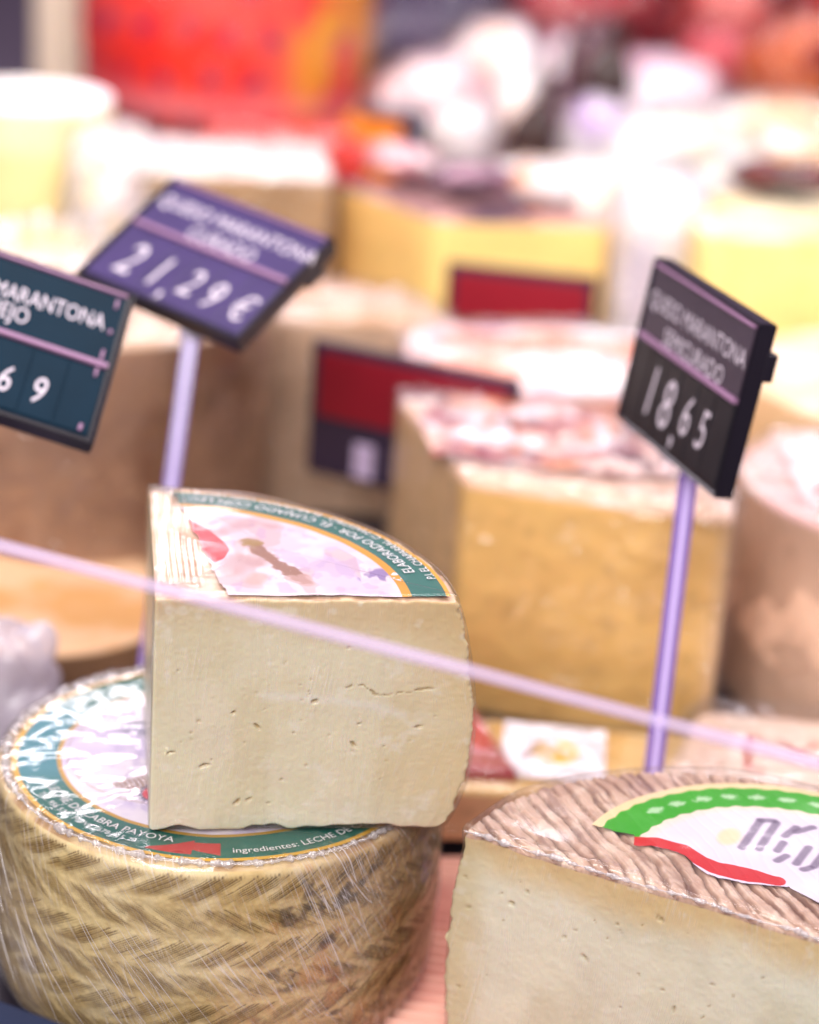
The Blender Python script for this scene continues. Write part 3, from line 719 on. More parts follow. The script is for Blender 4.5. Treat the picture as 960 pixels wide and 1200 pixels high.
# ------------------------------------------------------------------ price tags on acrylic stems
def price_tag(pos, R, U, N, base, stem_top, lines, digits, panel, label, slots=6, w=.11, h=.085, split=.45, panel2=None, corner_marks=False, ink=None):
    R, U, N = Vector(R).normalized(), Vector(U), Vector(N)
    N = R.cross(U).normalized(); U = N.cross(R).normalized()
    base = Vector(base); pos = Vector(pos)
    M = Matrix(((R.x, U.x, N.x, pos.x - base.x), (R.y, U.y, N.y, pos.y - base.y), (R.z, U.z, N.z, pos.z - base.z), (0, 0, 0, 1)))
    root = empty('price_tag', base); tag(root, label, 'price tag', 'black price tags on lilac stems')
    def put(name, bm, mat, parent):
        bmesh.ops.transform(bm, matrix=M, verts=bm.verts)
        return link(name, bm_mesh(name, bm), mat, parent, smooth=False)
    T = .010
    bm = bmesh.new(); box_bm(bm, (-w / 2, -h / 2, -T), (w / 2, h / 2, 0))
    fr = [q for q in bm.faces if q.normal.z > .9]
    bmesh.ops.inset_region(bm, faces=fr, thickness=.0028, depth=0)
    for v in fr[0].verts: v.co.z -= .0016
    bmesh.ops.bevel(bm, geom=[e for e in bm.edges if e.calc_face_angle(0) > .5], offset=.0007, segments=2, affect='EDGES')
    put('frame', bm, M_frame, root)
    iw, ih = w / 2 - .0036, h / 2 - .0036; ys = h / 2 - split * h
    bm = bmesh.new(); box_bm(bm, (-iw, ys + .0016, -.0019), (iw, ih, -.0006), None, .0004); tp = put('text_panel', bm, panel, root)
    bm = bmesh.new(); box_bm(bm, (-iw, ys - .0016, -.0019), (iw, ys + .0010, .0010), None, .0005); put('divider', bm, M_lipstrip, root)
    bm = bmesh.new(); box_bm(bm, (-iw, ih + .0002, -.0016), (iw, ih + .0016, .0007), None, .0003); put('top_lip', bm, M_lipstrip, root)
    bm = bmesh.new(); box_bm(bm, (-iw, -ih, -.0019), (iw, ys - .0020, -.0011), None, .0003); panel = panel2 or panel; pp = put('price_panel', bm, panel, root)
    sw = 2 * iw / slots
    for i in range(slots):
        bm = bmesh.new(); box_bm(bm, (-iw + i * sw + .0004, -ih + .001, -.0013), (-iw + (i + 1) * sw - .0004, ys - .003, -.0005), None, .0003)
        put('digit_card', bm, panel, pp)
    def flat(name, items, parent):
        V, F = merge_arrays(items); q = [M @ Vector(v) for v in V]
        link(name, arr_mesh(name, np.array([v[:] for v in q]), F), ink or M_ink_tag, parent, smooth=False)
    it = []
    for (txt, x, y, sz, wx) in lines:
        V, F = text_arrays(txt, sz, align='CENTER'); V = V.copy(); V[:, 0] = V[:, 0] * wx + x; V[:, 1] += y; V[:, 2] = -.0003; flat('lettering', [(V, F)], tp)
    it = []
    for (ch, x, y, sz, wx) in digits:
        V, F = text_arrays(ch, sz, shear=.18, align='CENTER', bold=.0); V = V.copy(); V[:, 0] = V[:, 0] * wx + x; V[:, 1] += y; V[:, 2] = -.0002; flat('digit', [(V, F)], pp)
    if corner_marks:
        for (x, y, a, b) in ((iw - .004, ih - .0075, .0014, .005), (iw - .0035, ys + .017, .0017, .0022), (iw - .004, ys + .002, .0014, .0056), (iw - .0045, ys - .0075, .0014, .0048), (iw - .0045, -ih + .0015, .0018, .0036)):
            bm = bmesh.new(); box_bm(bm, (x - a / 2, y, -.0012), (x + a / 2, y + b, .0006), None, .0004); put('clip', bm, M_lipstrip, root)
    bm = bmesh.new(); box_bm(bm, (w / 2 - .016, h * .18, -T - .004), (w / 2 + .0008, h * .34, -T + .002), None, .0008); put('back_clip', bm, M_frame, root)
    # stem: flat acrylic strip with a paler core
    st = Vector(stem_top)
    bm = bar_between((0, 0, 0), st - base, .0092, .004, .0008); link('stem', bm_mesh('stem', bm), M_lilac, root, smooth=False)
    d = (st - base); off = Vector((0, -.0022, 0))
    bm = bar_between(off + d * .0, off + d * .985, .0026, .0012, .0004); link('stem_core', bm_mesh('stem_core', bm), M_lilac_core, root, smooth=False)
    bm = bmesh.new(); box_bm(bm, (-.014, -.014, 0), (.014, .014, .003), None, .0012); link('foot', bm_mesh('foot', bm), M_lilac, root, smooth=False)
    bm = bar_between(d * .955, d * 1.0, .0125, .0075, .001); link('socket', bm_mesh('socket', bm), M_socket, root, smooth=False)
    return root
M_lipstrip = plain('mauve_tag_strip', lin(150, 112, 146), .35, var=.1)
M_socket = plain('pale_stem_socket', lin(196, 176, 214), .25, var=.06, trans=.4)
price_tag((.1261, .9802, .2447), (.3592, -.933, -.0237), (.1315, .0255, .991), (0, 0, 0), (.1244, .9075, -.0119), (.1358, .990, .2080),
          [('QUESO MARANTONA', .001, .0195, .0125, .80), ('SEMICURADO', .004, .0060, .0125, .80)],
          [('1', -.027, -.030, .036, .62), ('8', -.0095, -.031, .036, .66), (',', .0030, -.0345, .030, .8), ('6', .0115, -.0270, .029, .66), ('5', .0285, -.0275, .028, .66)],
          M_panel_p, panel2=M_panel_d, label='black price tag turned sideways reading semicurado, at the right above the half wheel')
price_tag((-.1168, 1.0903, .258), (.8421, -.5226, -.133), (.5146, .705, .488), (0, 0, 0), (-.1342, .9739, .0001), (-.1190, 1.068, .2290),
          [('QUESO MARANTONA', .003, .0205, .0128, .82), ('CURADO', .003, .0068, .0128, .82)],
          [('2', -.034, -.031, .032, .7), ('1', -.0145, -.031, .030, .7), (',', -.0035, -.0355, .026, .9), ('2', .0065, -.029, .027, .7), ('9', .0225, -.031, .027, .7), ('€', .0415, -.031, .025, .7)],
          M_panel_v := plain('violet_glare_tag_panel', lin(58, 44, 92), .30, spec=.7, var=.25, nscale=40), 'tilted black price tag reading curado, violet glare in its panel colour, above and behind the pale wedge')  # same black plastic as the other tags, violet lamp glare put into its colour
price_tag((-.1939, .9448, .253), (.9482, .1127, -.2968), (.1086, .7633, .6369), (0, 0, 0), (-.232, .955, .0001), (-.2250, .955, .2270),
          [('QUESO MARANTONA', .0020, .0180, .0122, .70), ('VIEJO', -.0005, .0075, .0122, .74)],
          [('1', -.030, -.0305, .026, .7), ('5', -.014, -.0305, .026, .7), (',', -.003, -.034, .022, .9), ('6', .0075, -.0300, .020, .72), ('9', .0235, -.0305, .020, .72)],
          M_panel_b, 'dark teal price tag reading viejo, cut off by the left edge of the picture', corner_marks=True, split=.50)

# ------------------------------------------------------------------ acrylic guard rail in front
def rail():
    m = bpy.data.materials.new('lilac_guard_acrylic'); m.use_nodes = True; nt = m.node_tree; N = nt.nodes; L = nt.links
    b = N['Principled BSDF']; setp(b, Roughness=.35); b.inputs['Specular IOR Level'].default_value = .3; b.inputs['Base Color'].default_value = (.70, .61, .80, 1)
    tr = N.new('ShaderNodeBsdfTransparent'); tr.inputs['Color'].default_value = (.94, .88, .97, 1)
    mx = N.new('ShaderNodeMixShader'); tx = N.new('ShaderNodeTexNoise'); tx.inputs['Scale'].default_value = 25
    mr = N.new('ShaderNodeMapRange'); mr.inputs['To Min'].default_value = .24; mr.inputs['To Max'].default_value = .44
    L.new(tx.outputs['Fac'], mr.inputs['Value']); L.new(mr.outputs[0], mx.inputs[0]); L.new(tr.outputs[0], mx.inputs[1]); L.new(b.outputs[0], mx.inputs[2]); L.new(mx.outputs[0], N['Material Output'].inputs['Surface'])
    bm = bar_between((-.5352, .7405, .3119), (.5377, .6063, .1469), .0026, .0074, .0010)
    o = link('guard_rail', bm_mesh('guard_rail', bm), m, smooth=False)
    tag(o, 'thin translucent lilac acrylic rail crossing in front of the pale wedge', 'rail')
    for a_, b_ in (((-.5352, .7405, -.0118), (-.5352, .7405, .3150)), ((.5377, .6063, -.0118), (.5377, .6063, .1500))):
        link('post', bm_mesh('post', bar_between(a_, b_, .012, .012, .001)), M_lilac, o, smooth=False)
rail()

# ------------------------------------------------------------------ counter edge, paper
def front_edge():
    bm = bar_between((-.215, .684, .075), (-.050, .625, .062), .030, .016, .003, up=(0, 0, 1))
    o = link('tray_edge', bm_mesh('tray_edge', bm), plain('navy_tray_plastic', (.002, .010, .040), .5, .15, var=.25, nscale=60), smooth=False)
    tag(o, 'dark navy tray edge in the bottom left corner beside the woven wheel', 'tray')
front_edge()
def paper():
    nx, ny = 700, 60
    x = np.linspace(-.02, .13, nx)[None, :] * np.ones((ny, 1)); y = np.linspace(.60, .935, ny)[:, None] * np.ones((1, nx))
    q = (x * .25 + y * .97)
    nx, ny = 40, 700
    x = np.linspace(-.06, .10, nx)[None, :] * np.ones((ny, 1)); y = np.linspace(.62, .945, ny)[:, None] * np.ones((1, nx))
    z = -.0086 + .0022 * np.sin((y + x * .10) * 2 * PI / .0074)
    C = np.zeros((ny, nx, 3)) + lin(196, 134, 122); C = over(C, lin(236, 186, 168), sstep(.4, .7, fbm(x * 30, y * 30, 0, 3, 3)) * .6)
    V = np.stack([x, y, z], -1)
    o = link('corrugated_paper', np_mesh('corrugated_paper', V, grid_quads(ny, nx, False), C), painted('pink_paper', .7, .1))
    sd = o.modifiers.new('thickness', 'SOLIDIFY'); sd.thickness = .0008
    tag(o, 'pink corrugated paper sheet lying between the woven wheel and the half wheel', 'paper')
paper()

# ------------------------------------------------------------------ cheeses further back
def block(name, label, cat, loc, rz, pts, h, paste, rindc, ds=.003, rc=.004, rnd=.004, topc=None, rind_test=None, group=None, rough=.0022, seed=0, mott=.25, bulge=.0, cen=None):
    out, s = outline_poly(pts, ds, rc)
    def disp(P, I):
        X, Y, Z = I['P'][..., 0], I['P'][..., 1], I['P'][..., 2]
        n = (fbm(X * 40, Y * 40, Z * 40, seed, 4) - .5) * rough + bulge * np.sin(np.clip(Z / h, 0, 1) * PI) * (I['reg'] == 0)
        return P + I['N'] * n[..., None]
    def color(I):
        X, Y, Z = I['P'][..., 0], I['P'][..., 1], I['P'][..., 2]
        C = np.zeros(X.shape + (3,)) + paste
        f1 = fbm(X * 24, Y * 24, Z * 24, seed + 3, 4)
        C = C * (1 + (f1 - .5) * 2 * mott)[..., None]
        if rind_test is not None: C = over(C, np.array(rindc), rind_test(X, Y, Z) * (I['reg'] == 0) * (.75 + .5 * (f1 - .5)))
        hole = sstep(.70, .74, fbm(X * 110, Y * 110, Z * 110, seed + 5, 2))
        C = over(C, np.array(paste) * .55, hole * .35 * (I['reg'] == 0))
        if topc is not None:
            t = np.zeros(X.shape + (3,)) + topc[0]
            t = over(t, topc[1], sstep(.45, .62, fbm(X * 28, Y * 28, 0, seed + 7, 4)))
            if len(topc) > 2: t = over(t, topc[2], sstep(.58, .66, fbm(X * 36, Y * 36, 5, seed + 9, 3)))
            C = np.where((I['z'] > h - rnd * .9)[..., None], t, C)
        return np.clip(C, 0, 1)
    o = link(name, loft(name, out, h, rnd, max(24, int(h / ds)), nt=24, disp=disp, color=color, s=s, cen=cen, nb=5), M_block, loc=loc, rz=rz)
    tag(o, label, cat, group)
    return o, out, h
def film_over(parent, out, h, grow=.0034, mat=None, amp=.004, seed=0, ds=.004, gather=None):
    """loose plastic wrap over a block: a crumpled shell a little larger than it"""
    c = out.mean(0); d = out - c; L = np.hypot(*d.T)[:, None]
    of = c + d * (1 + grow / L)
    step = max(1, int(ds / max(1e-6, np.hypot(*(out[1] - out[0])))));  of = of[::step]
    def fd(P, I):
        X, Y, Z = I['P'][..., 0], I['P'][..., 1], I['P'][..., 2]
        cr = np.abs(fbm(X * 55, Y * 55, Z * 55, seed, 3) - .5) * 2
        return P + I['N'] * (cr * amp * np.where(I['reg'] == 1, 1.0, .2))[..., None]
    return link('plastic_wrap', loft('plastic_wrap', of, h + grow, .003, 20, nt=34, disp=fd, nb=3), mat or M_film_soft, parent)
def top_label(parent, poly, h, base, blots, seed=0, n=150):
    xs = [p[0] for p in poly]; ys = [p[1] for p in poly]
    X, Y = np.meshgrid(np.linspace(min(xs), max(xs), n), np.linspace(min(ys), max(ys), n))
    C = np.zeros(X.shape + (3,)) + base
    for i, (c, t, sc) in enumerate(blots): C = over(C, c, sstep(t, t + .05, fbm(X * sc, Y * sc, 0, seed + i * 13, 3)))
    m = inpoly(X, Y, poly)
    Z = h + .002 + .003 * fbm(X * 50, Y * 50, 0, seed + 99, 3)
    return link('label', np_mesh('label', np.stack([X, Y, Z], -1), grid_quads(n, n, False, m), C), M_print, parent)

# amber quarter behind, in the middle
amber = sector_pts(.147, rad(-12), rad(107), 60)
o, ou, h = block('amber_cheese', 'large amber quarter of cheese with crumpled wrapped top behind the pale wedge', 'cheese', (.030, 1.097, 0), 0, amber, .14,
      lin(255, 202, 122), lin(240, 202, 164), ds=.002, rc=.006, rnd=.005, seed=11, topc=(lin(228, 186, 160), lin(240, 214, 206)), bulge=.0,
      rind_test=lambda X, Y, Z: np.clip(sstep(.135, .147, np.hypot(X, Y)) + sstep(.004, .02, Y) * sstep(.02, -.01, X) * .85, 0, 1), mott=.06)
top_label(o, [(-.02, .03), (.03, .02), (.09, .016), (.138, .03), (.12, .09), (.06, .135), (-.01, .14), (-.03, .1)], .14, lin(224, 184, 172),
          [(lin(206, 150, 140), .5, 30), (lin(240, 228, 236), .56, 50), (lin(150, 18, 42), .58, 55), (lin(60, 30, 50), .62, 80), (lin(226, 130, 50), .66, 70)], 21)
film_over(o, ou, h, seed=4, amp=.012)

# brown and tan cheeses, left
o, ou, h = block('brown_cheese', 'big brown rind cheese behind the teal price tag at far left', 'cheese', (-.215, 1.335, 0), 0, arc_pts(.118, 0, 2 * PI, 100), .165,
      lin(176, 134, 106), lin(142, 96, 66), seed=31, topc=(lin(226, 190, 160), lin(240, 220, 206)), rind_test=lambda X, Y, Z: sstep(.52, .6, fbm(np.arctan2(Y, X) * 2.2, Z * 5, 0, 33, 3)), mott=.35, rough=.004)
film_over(o, ou, h, seed=5, amp=.006)
o, ou, h = block('tan_cheese', 'tan half cheese with pale dusty face left of the red and black sign', 'cheese', (-.085, 1.385, 0), rad(6), arc_pts(.105, 0, PI, 60), .142,
      lin(232, 194, 162), lin(206, 166, 134), seed=37, topc=(lin(226, 196, 176), lin(206, 160, 120)), rind_test=lambda X, Y, Z: sstep(.002, .01, Y), mott=.18)
film_over(o, ou, h, seed=6, amp=.006)
o, ou, h = block('low_cheese', 'low brown flat cheese tucked behind the woven wheel at the left', 'cheese', (-.215, 1.165, 0), rad(12), arc_pts(.082, 0, 2 * PI, 70), .024,
      lin(140, 104, 78), lin(104, 72, 52), seed=41, topc=(lin(226, 184, 146), lin(214, 160, 104)), mott=.3)
# white topped block behind the tilted tag
o, ou, h = block('white_topped_cheese', 'cheese block with bright white top edge behind the tilted curado tag', 'cheese', (-.155, 1.575, .051), rad(8), [(-.085, 0), (.082, 0), (.082, .12), (-.085, .12)], .145,
      lin(196, 156, 112), lin(150, 110, 70), seed=43, topc=(lin(252, 240, 236), lin(244, 214, 206)), rc=.008, mott=.3)
film_over(o, ou, h, seed=8, amp=.006)
# yellow cheeses
o, ou, h = block('yellow_cheese_wedge', 'yellow cheese wedge with dark mottled top behind the upper red sign', 'cheese', (.006, 1.562, .051), rad(0), sector_pts(.133, rad(9), rad(128), 50), .125,
      lin(250, 212, 132), lin(236, 182, 116), seed=47, topc=(lin(150, 110, 110), lin(92, 66, 84), lin(220, 170, 160)), mott=.1, rc=.008,
      rind_test=lambda X, Y, Z: .6 * sstep(.01, .03, Y) * sstep(.03, -.01, X))
o, ou, h = block('yellow_cheese_block', 'bright yellow cheese block behind the semicurado tag at the right', 'cheese', (.285, 1.550, .051), rad(10), [(-.085, 0), (.12, 0), (.12, .14), (-.07, .14)], .134,
      lin(254, 226, 148), lin(244, 204, 110), seed=51, topc=(lin(240, 210, 150), lin(250, 236, 200)), rc=.012, mott=.06)
# right-hand wheels
o, ou, h = block('beige_cheese', 'beige cheese wheel partly hidden behind the pinkish wheel at right', 'cheese', (.345, 1.40, 0), 0, arc_pts(.125, 0, 2 * PI, 90), .125,
      lin(226, 190, 146), lin(200, 160, 118), seed=53, topc=(lin(238, 214, 190), lin(226, 196, 160)), mott=.15)
o, ou, h = block('pink_rind_cheese', 'pinkish tan cheese wheel with wrapped top at the right edge', 'cheese', (.300, 1.170, 0), 0, arc_pts(.108, 0, 2 * PI, 90), .130,
      lin(240, 198, 172), lin(216, 172, 142), seed=57, topc=(lin(244, 220, 214), lin(236, 190, 186)), mott=.15, bulge=.004)
top_label(o, [(-.08, -.05), (.08, -.05), (.08, .06), (-.08, .06)], .130, lin(246, 226, 226), [(lin(216, 60, 70), .6, 50), (lin(250, 244, 246), .5, 70)], 23)
film_over(o, ou, h, seed=9, amp=.006)

# ------------------------------------------------------------------ wrapped packs: a filled pillow and its own film
def pillow(name, label, cat, loc, rz, dims, cols, seed=0, p=3.4, rough=.10, wrap=True, group=None, tilt=(0, 0), mat=None, wrapmat=None):
    nu, nv = 120, 60
    u = np.linspace(0, 2 * PI, nu, endpoint=False)[None, :]; v = np.linspace(-PI / 2 + .02, PI / 2 - .02, nv)[:, None]
    def sp(c, e): return np.sign(c) * np.abs(c) ** e
    e = 2 / p
    def shape(g):
        X = sp(np.cos(v), e) * sp(np.cos(u), e); Y = sp(np.cos(v), e) * sp(np.sin(u), e); Z = sp(np.sin(v), e) * np.ones_like(u)
        n = 1 + (fbm(X * 2.2 + seed, Y * 2.2, Z * 2.2, seed, 4) - .5) * 2 * rough + g
        P = np.stack([X * n * dims[0], Y * n * dims[1], (Z * n) * dims[2]], -1)
        P[..., 2] -= P[..., 2].min(); return P, X, Y, Z
    P, X, Y, Z = shape(0)
    C = np.zeros(X.shape + (3,)) + cols[0]
    for i, c in enumerate(cols[1:]): C = over(C, c, sstep(.50, .60, fbm(X * 1.6 + i * 5, Y * 1.6, Z * 1.6, seed + 31 * i + 7, 4)))
    ex = [np.arange(nu)[::-1], (nv - 1) * nu + np.arange(nu)]
    o = link(name, np_mesh(name, P, grid_quads(nv, nu, True), C, None, ex), mat or M_block, loc=loc)
    o.rotation_euler = (tilt[0], tilt[1], rz)
    tag(o, label, cat, group)
    if wrap:
        P2, X, Y, Z = shape(.05)
        cr = np.abs(fbm(X * 5, Y * 5, Z * 5, seed + 77, 3) - .5) * 2
        P2 = P2 * (1 + cr * .10)[..., None]
        link('plastic_wrap', np_mesh('plastic_wrap', P2, grid_quads(nv, nu, True), None, None, ex), wrapmat or M_film_soft, o)
    return o
WHITE, PINK, RED = lin(246, 238, 242), lin(240, 190, 206), lin(206, 40, 48)

# plastic bag, left
def bag():
    nu, nv = 90, 50
    u = np.linspace(0, 2 * PI, nu, endpoint=False)[None, :]; v = np.linspace(-1.2, PI / 2 - .03, nv)[:, None]
    X = np.cos(v) * np.cos(u); Y = np.cos(v) * np.sin(u); Z = np.sin(v) * np.ones_like(u)
    cr = np.abs(fbm(X * 1.5, Y * 1.5, Z * 1.5, 71, 2) - .5) * 2
    n = .85 + .5 * cr
    P = np.stack([X * n * .036, Y * n * .032, Z * n * .044], -1); P[..., 2] -= P[..., 2].min()
    ex = [np.arange(nu)[::-1], (nv - 1) * nu + np.arange(nu)]
    o = link('plastic_bag', np_mesh('plastic_bag', P, grid_quads(nv, nu, True), None, None, ex), M_bag, loc=(-.212, .998, .001))
    tag(o, 'crumpled translucent lilac plastic bag beside the woven wheel at the left edge', 'plastic bag')
bag()

# behind the amber quarter
pillow('wrapped_cheese_pack', 'shiny wrapped pack of white and pink behind the amber quarter', 'pack', (.085, 1.36, .085), .1, (.095, .060, .030), [WHITE, PINK, lin(240, 150, 120)], seed=5, rough=.08)
block('pale_cheese_base', 'pale cheese slab under the shiny pink and white pack', 'cheese', (.085, 1.29, 0), 0, [(-.10, .0), (.11, .0), (.11, .15), (-.10, .15)], .084, lin(228, 196, 160), lin(190, 150, 110), seed=63, mott=.15, rc=.01)
# red and black signs
def red_sign(loc, rz, w, h, red_share, label, slip=False):
    root = empty('red_sign', loc, rz); tag(root, label, 'sign', 'red signs among the cheeses')
    bm = bmesh.new(); box_bm(bm, (-w / 2, 0, 0), (w / 2, .006, h), None, .001); link('backing', bm_mesh('b', bm), M_frame2, root, smooth=False)
    m = .006; zr = h * (1 - red_share)
    bm = bmesh.new(); box_bm(bm, (-w / 2 + m, -.0012, zr), (w / 2 - m, .001, h - m), None, .0004); link('red_panel', bm_mesh('b', bm), M_redpanel, root, smooth=False)
    if slip:
        bm = bmesh.new(); box_bm(bm, (-w / 2 + .034, -.0016, .004), (-w / 2 + .048, .001, zr * .66), None, .0004); link('paper_slip', bm_mesh('b', bm), M_slip, root, smooth=False)
    bm = bmesh.new(); box_bm(bm, (-.02, .006, -.0), (.02, .03, .004), None, .001); link('foot', bm_mesh('b', bm), M_frame2, root, smooth=False)
M_frame2 = plain('plum_black_plastic', (.030, .018, .045), .4, var=.2)
M_redpanel = plain('red_card', lin(138, 10, 34), .45, var=.25, nscale=25)
M_slip = plain('lilac_slip', lin(200, 180, 214), .5)
red_sign((-.004, 1.262, .068), rad(-25), .142, .088, .55, 'red and black sign standing behind the left corner of the amber quarter', True)
red_sign((.070, 1.520, .106), rad(-9), .112, .046, .90, 'dark framed red sign in front of the yellow wedge with the mottled top')
# white paper bundle between yellow cheeses
pillow('paper_bundle', 'white paper wrapped bundle standing between the two yellow cheeses', 'package', (.178, 1.63, .051), .2, (.040, .035, .075), [WHITE, lin(226, 214, 232)], seed=9, p=3.2, rough=.10)

# small things low behind the half wheel
def flat_pack():
    pts = [(-.075, -.045), (.075, -.02), (.06, .045), (-.06, .04)]
    o, ou, h = block('packed_cheese', 'flat packed cheese with white and yellow label below the amber quarter', 'cheese', (.098, .985, 0), rad(-4), pts, .030, lin(236, 196, 146), lin(206, 160, 108), seed=67, mott=.15, rc=.008,
                     topc=(lin(238, 198, 136), lin(228, 178, 104)))
    X, Y = np.meshgrid(np.linspace(-.042, .012, 110), np.linspace(-.024, .036, 110))
    C = np.zeros(X.shape + (3,)) + lin(244, 236, 246)
    C = over(C, lin(242, 196, 70), (1 - sstep(.010, .014, np.hypot((X + .014), (Y - .006) * .9))) * sstep(.42, .5, fbm(X * 120, Y * 160, 0, 4, 2) + .1))
    C = over(C, lin(150, 120, 120), (1 - sstep(.002, .003, polyline(X, Y, [(-.030, -.004), (-.024, .012)]))) * .7)
    l = link('label', np_mesh('label', np.stack([X, Y, np.full(X.shape, .0318) + .0006 * fbm(X * 60, Y * 60, 0, 1, 2)], -1), grid_quads(110, 110, False), C), M_print, o)
    film_over(o, ou, h, seed=12, amp=.003, grow=.0015)
    # red triangular pack beside it
    q, qu, qh = block('red_pack', 'small red triangular pack half hidden behind the pale wedge', 'pack', (.043, 1.005, .001), rad(0), [(-.035, -.045), (.022, -.045), (-.008, .045), (-.035, .05)], .034, lin(206, 54, 58), RED, seed=69, rc=.004, mott=.2, topc=(lin(206, 54, 58), lin(170, 50, 60)))
    film_over(q, qu, qh, seed=13, amp=.003, grow=.0015)
    # pack with red printed marks, right
    q, qu, qh = block('printed_pack', 'pale pack with red printed marks below the pinkish wheel at right', 'pack', (.205, 1.010, 0), rad(-8), [(-.062, -.05), (.09, -.05), (.09, .05), (-.045, .04)], .032, lin(236, 204, 186), lin(220, 180, 150), seed=73, rc=.01, mott=.1,
                      topc=(lin(240, 208, 192), lin(246, 222, 208)))
    X, Y = np.meshgrid(np.linspace(-.03, .08, 220), np.linspace(-.04, .03, 140))
    C = np.zeros(X.shape + (3,)) + lin(244, 222, 208)
    for ln_ in ([(-.010, .008), (-.018, .008), (-.018, -.028), (-.010, -.028)], [(-.002, .010), (.008, -.006), (.018, .010)], [(.022, .010), (.030, .010), (.030, -.030), (.022, -.030)], [(.040, .006), (.060, -.006)], [(.042, -.014), (.070, -.022)]):
        C = over(C, lin(196, 56, 52), 1 - sstep(.0014, .0020, polyline(X, Y, ln_)))
    link('label', np_mesh('label', np.stack([X, Y, np.full(X.shape, .0338) + .0004 * fbm(X * 60, Y * 60, 0, 1, 2)], -1), grid_quads(140, 220, False), C), M_print, q)
    film_over(q, qu, qh, seed=14, amp=.002, grow=.006)
flat_pack()

# ------------------------------------------------------------------ rear shelf
G_PACK = 'wrapped packs heaped on the rear shelf'
def red_wheel():
    out, s = outline_poly(arc_pts(.132, 0, 2 * PI, 100), .003, 0)
    def disp(P, I):
        n = (fbm(P[..., 0] * 12, P[..., 1] * 12, P[..., 2] * 12, 5, 3) - .5) * .010 + .004 * np.sin(np.clip(I['z'] / .19, 0, 1) * PI) * (I['reg'] == 0)
        return P + I['N'] * n[..., None]
    def color(I):
        X, Y, Z = I['P'][..., 0], I['P'][..., 1], I['P'][..., 2]
        C = np.zeros(X.shape + (3,)) + lin(244, 44, 30)
        C = over(C, lin(240, 92, 84), sstep(.48, .62, fbm(X * 16, Y * 16, Z * 16, 3, 3)) * .7)
        jt = fbm(X * 40, Y * 40, Z * 40, 13, 2) * .6; t = np.arctan2(Y, X) / .30 + jt; k = np.floor(Z / .045 + jt); dd = np.hypot(((t + .5 * (k % 2)) % 1 - .5) * .042, (Z / .045 + jt - k - .5) * .045)
        C = over(C, lin(140, 30, 90), (1 - sstep(.006, .011, dd)) * .75)
        C = over(C, lin(244, 160, 40), sstep(.40, .48, fbm(X * 14, Y * 14, Z * 14, 9, 3)) * sstep(.055, .085, X))
        C = over(C, lin(240, 150, 160), np.exp(-((Z - .028) / .014) ** 2) * .6)
        return C
    o = link('red_cheese', loft('red_cheese', out, .20, .03, 50, disp=disp, color=color, s=s, nb=6), painted('red_wrapper', .22, .05, .6, (60, .5, .006, 3)), loc=(-.203, 2.03, .151))
    tag(o, 'big red wrapped cheese wheel printed with dark marks at the top left', 'cheese')
    film_over(o, out, .20, grow=.018, amp=.016, seed=15, mat=M_film_meat, ds=.008)
    o, ou, h = block('cream_disc', 'pale cream cheese round on which the big red wheel stands', 'cheese', (-.165, 2.05, .121), 0, arc_pts(.155, 0, 2 * PI, 80), .029, lin(240, 216, 206), lin(240, 210, 180), seed=81, mott=.08)
    o, ou, h = block('cream_cheese', 'tall cream cheese behind the left flank of the big red wheel', 'cheese', (-.285, 2.20, .121), 0, arc_pts(.13, 0, 2 * PI, 80), .26, lin(244, 222, 196), lin(240, 210, 180), seed=83, mott=.08)
red_wheel()
pillow('red_wrapped_pack', 'bright red flat pack lying in front of the big red wheel', 'pack', (-.125, 1.90, .122), .1, (.080, .035, .026), [lin(240, 30, 22), lin(244, 70, 40)], seed=91, group=G_PACK, p=3.5)
def orange_box():
    root = empty('orange_box', (-.052, 1.875, .1205), rad(-14)); tag(root, 'orange carton with dark navy edge in front of the red pack', 'box')
    bm = bmesh.new(); box_bm(bm, (-.032, 0, 0), (.022, .05, .066), None, .002); link('carton', bm_mesh('b', bm), plain('orange_card', lin(248, 132, 30), .35, var=.25, nscale=30), root, smooth=False)
    bm = bmesh.new(); box_bm(bm, (.0225, -.002, 0), (.034, .052, .070), None, .002); box_bm(bm, (-.020, .004, .0665), (.022, .05, .0720), None, .002); link('navy_edge', bm_mesh('b', bm), plain('navy_card', (.012, .012, .05), .35), root, smooth=False)
orange_box()
o, ou, h = block('white_rind_cheese', 'cream cheese with chalky white top at the upper left edge', 'cheese', (-.318, 1.665, .051), 0, arc_pts(.064, 0, 2 * PI, 80), .178, lin(244, 222, 160), lin(246, 230, 190), seed=85, topc=(WHITE, lin(252, 244, 236)), mott=.08,
      rind_test=lambda X, Y, Z: sstep(.135, .15, Z))
bpy.data.objects['white_rind_cheese']
pillow('white_wrap', 'white plastic wrapped lump right of the chalky topped cream cheese', 'pack', (-.240, 1.60, .051), .3, (.040, .045, .078), [WHITE, lin(246, 226, 226), lin(244, 220, 190)], seed=95, rough=.15)
pillow('small_yellow_cheese', 'small yellow wrapped cheese above the teal price tag at left', 'cheese', (-.272, 1.46, .001), .1, (.055, .05, .080), [lin(248, 220, 150), lin(246, 200, 90), WHITE], seed=97, rough=.12)

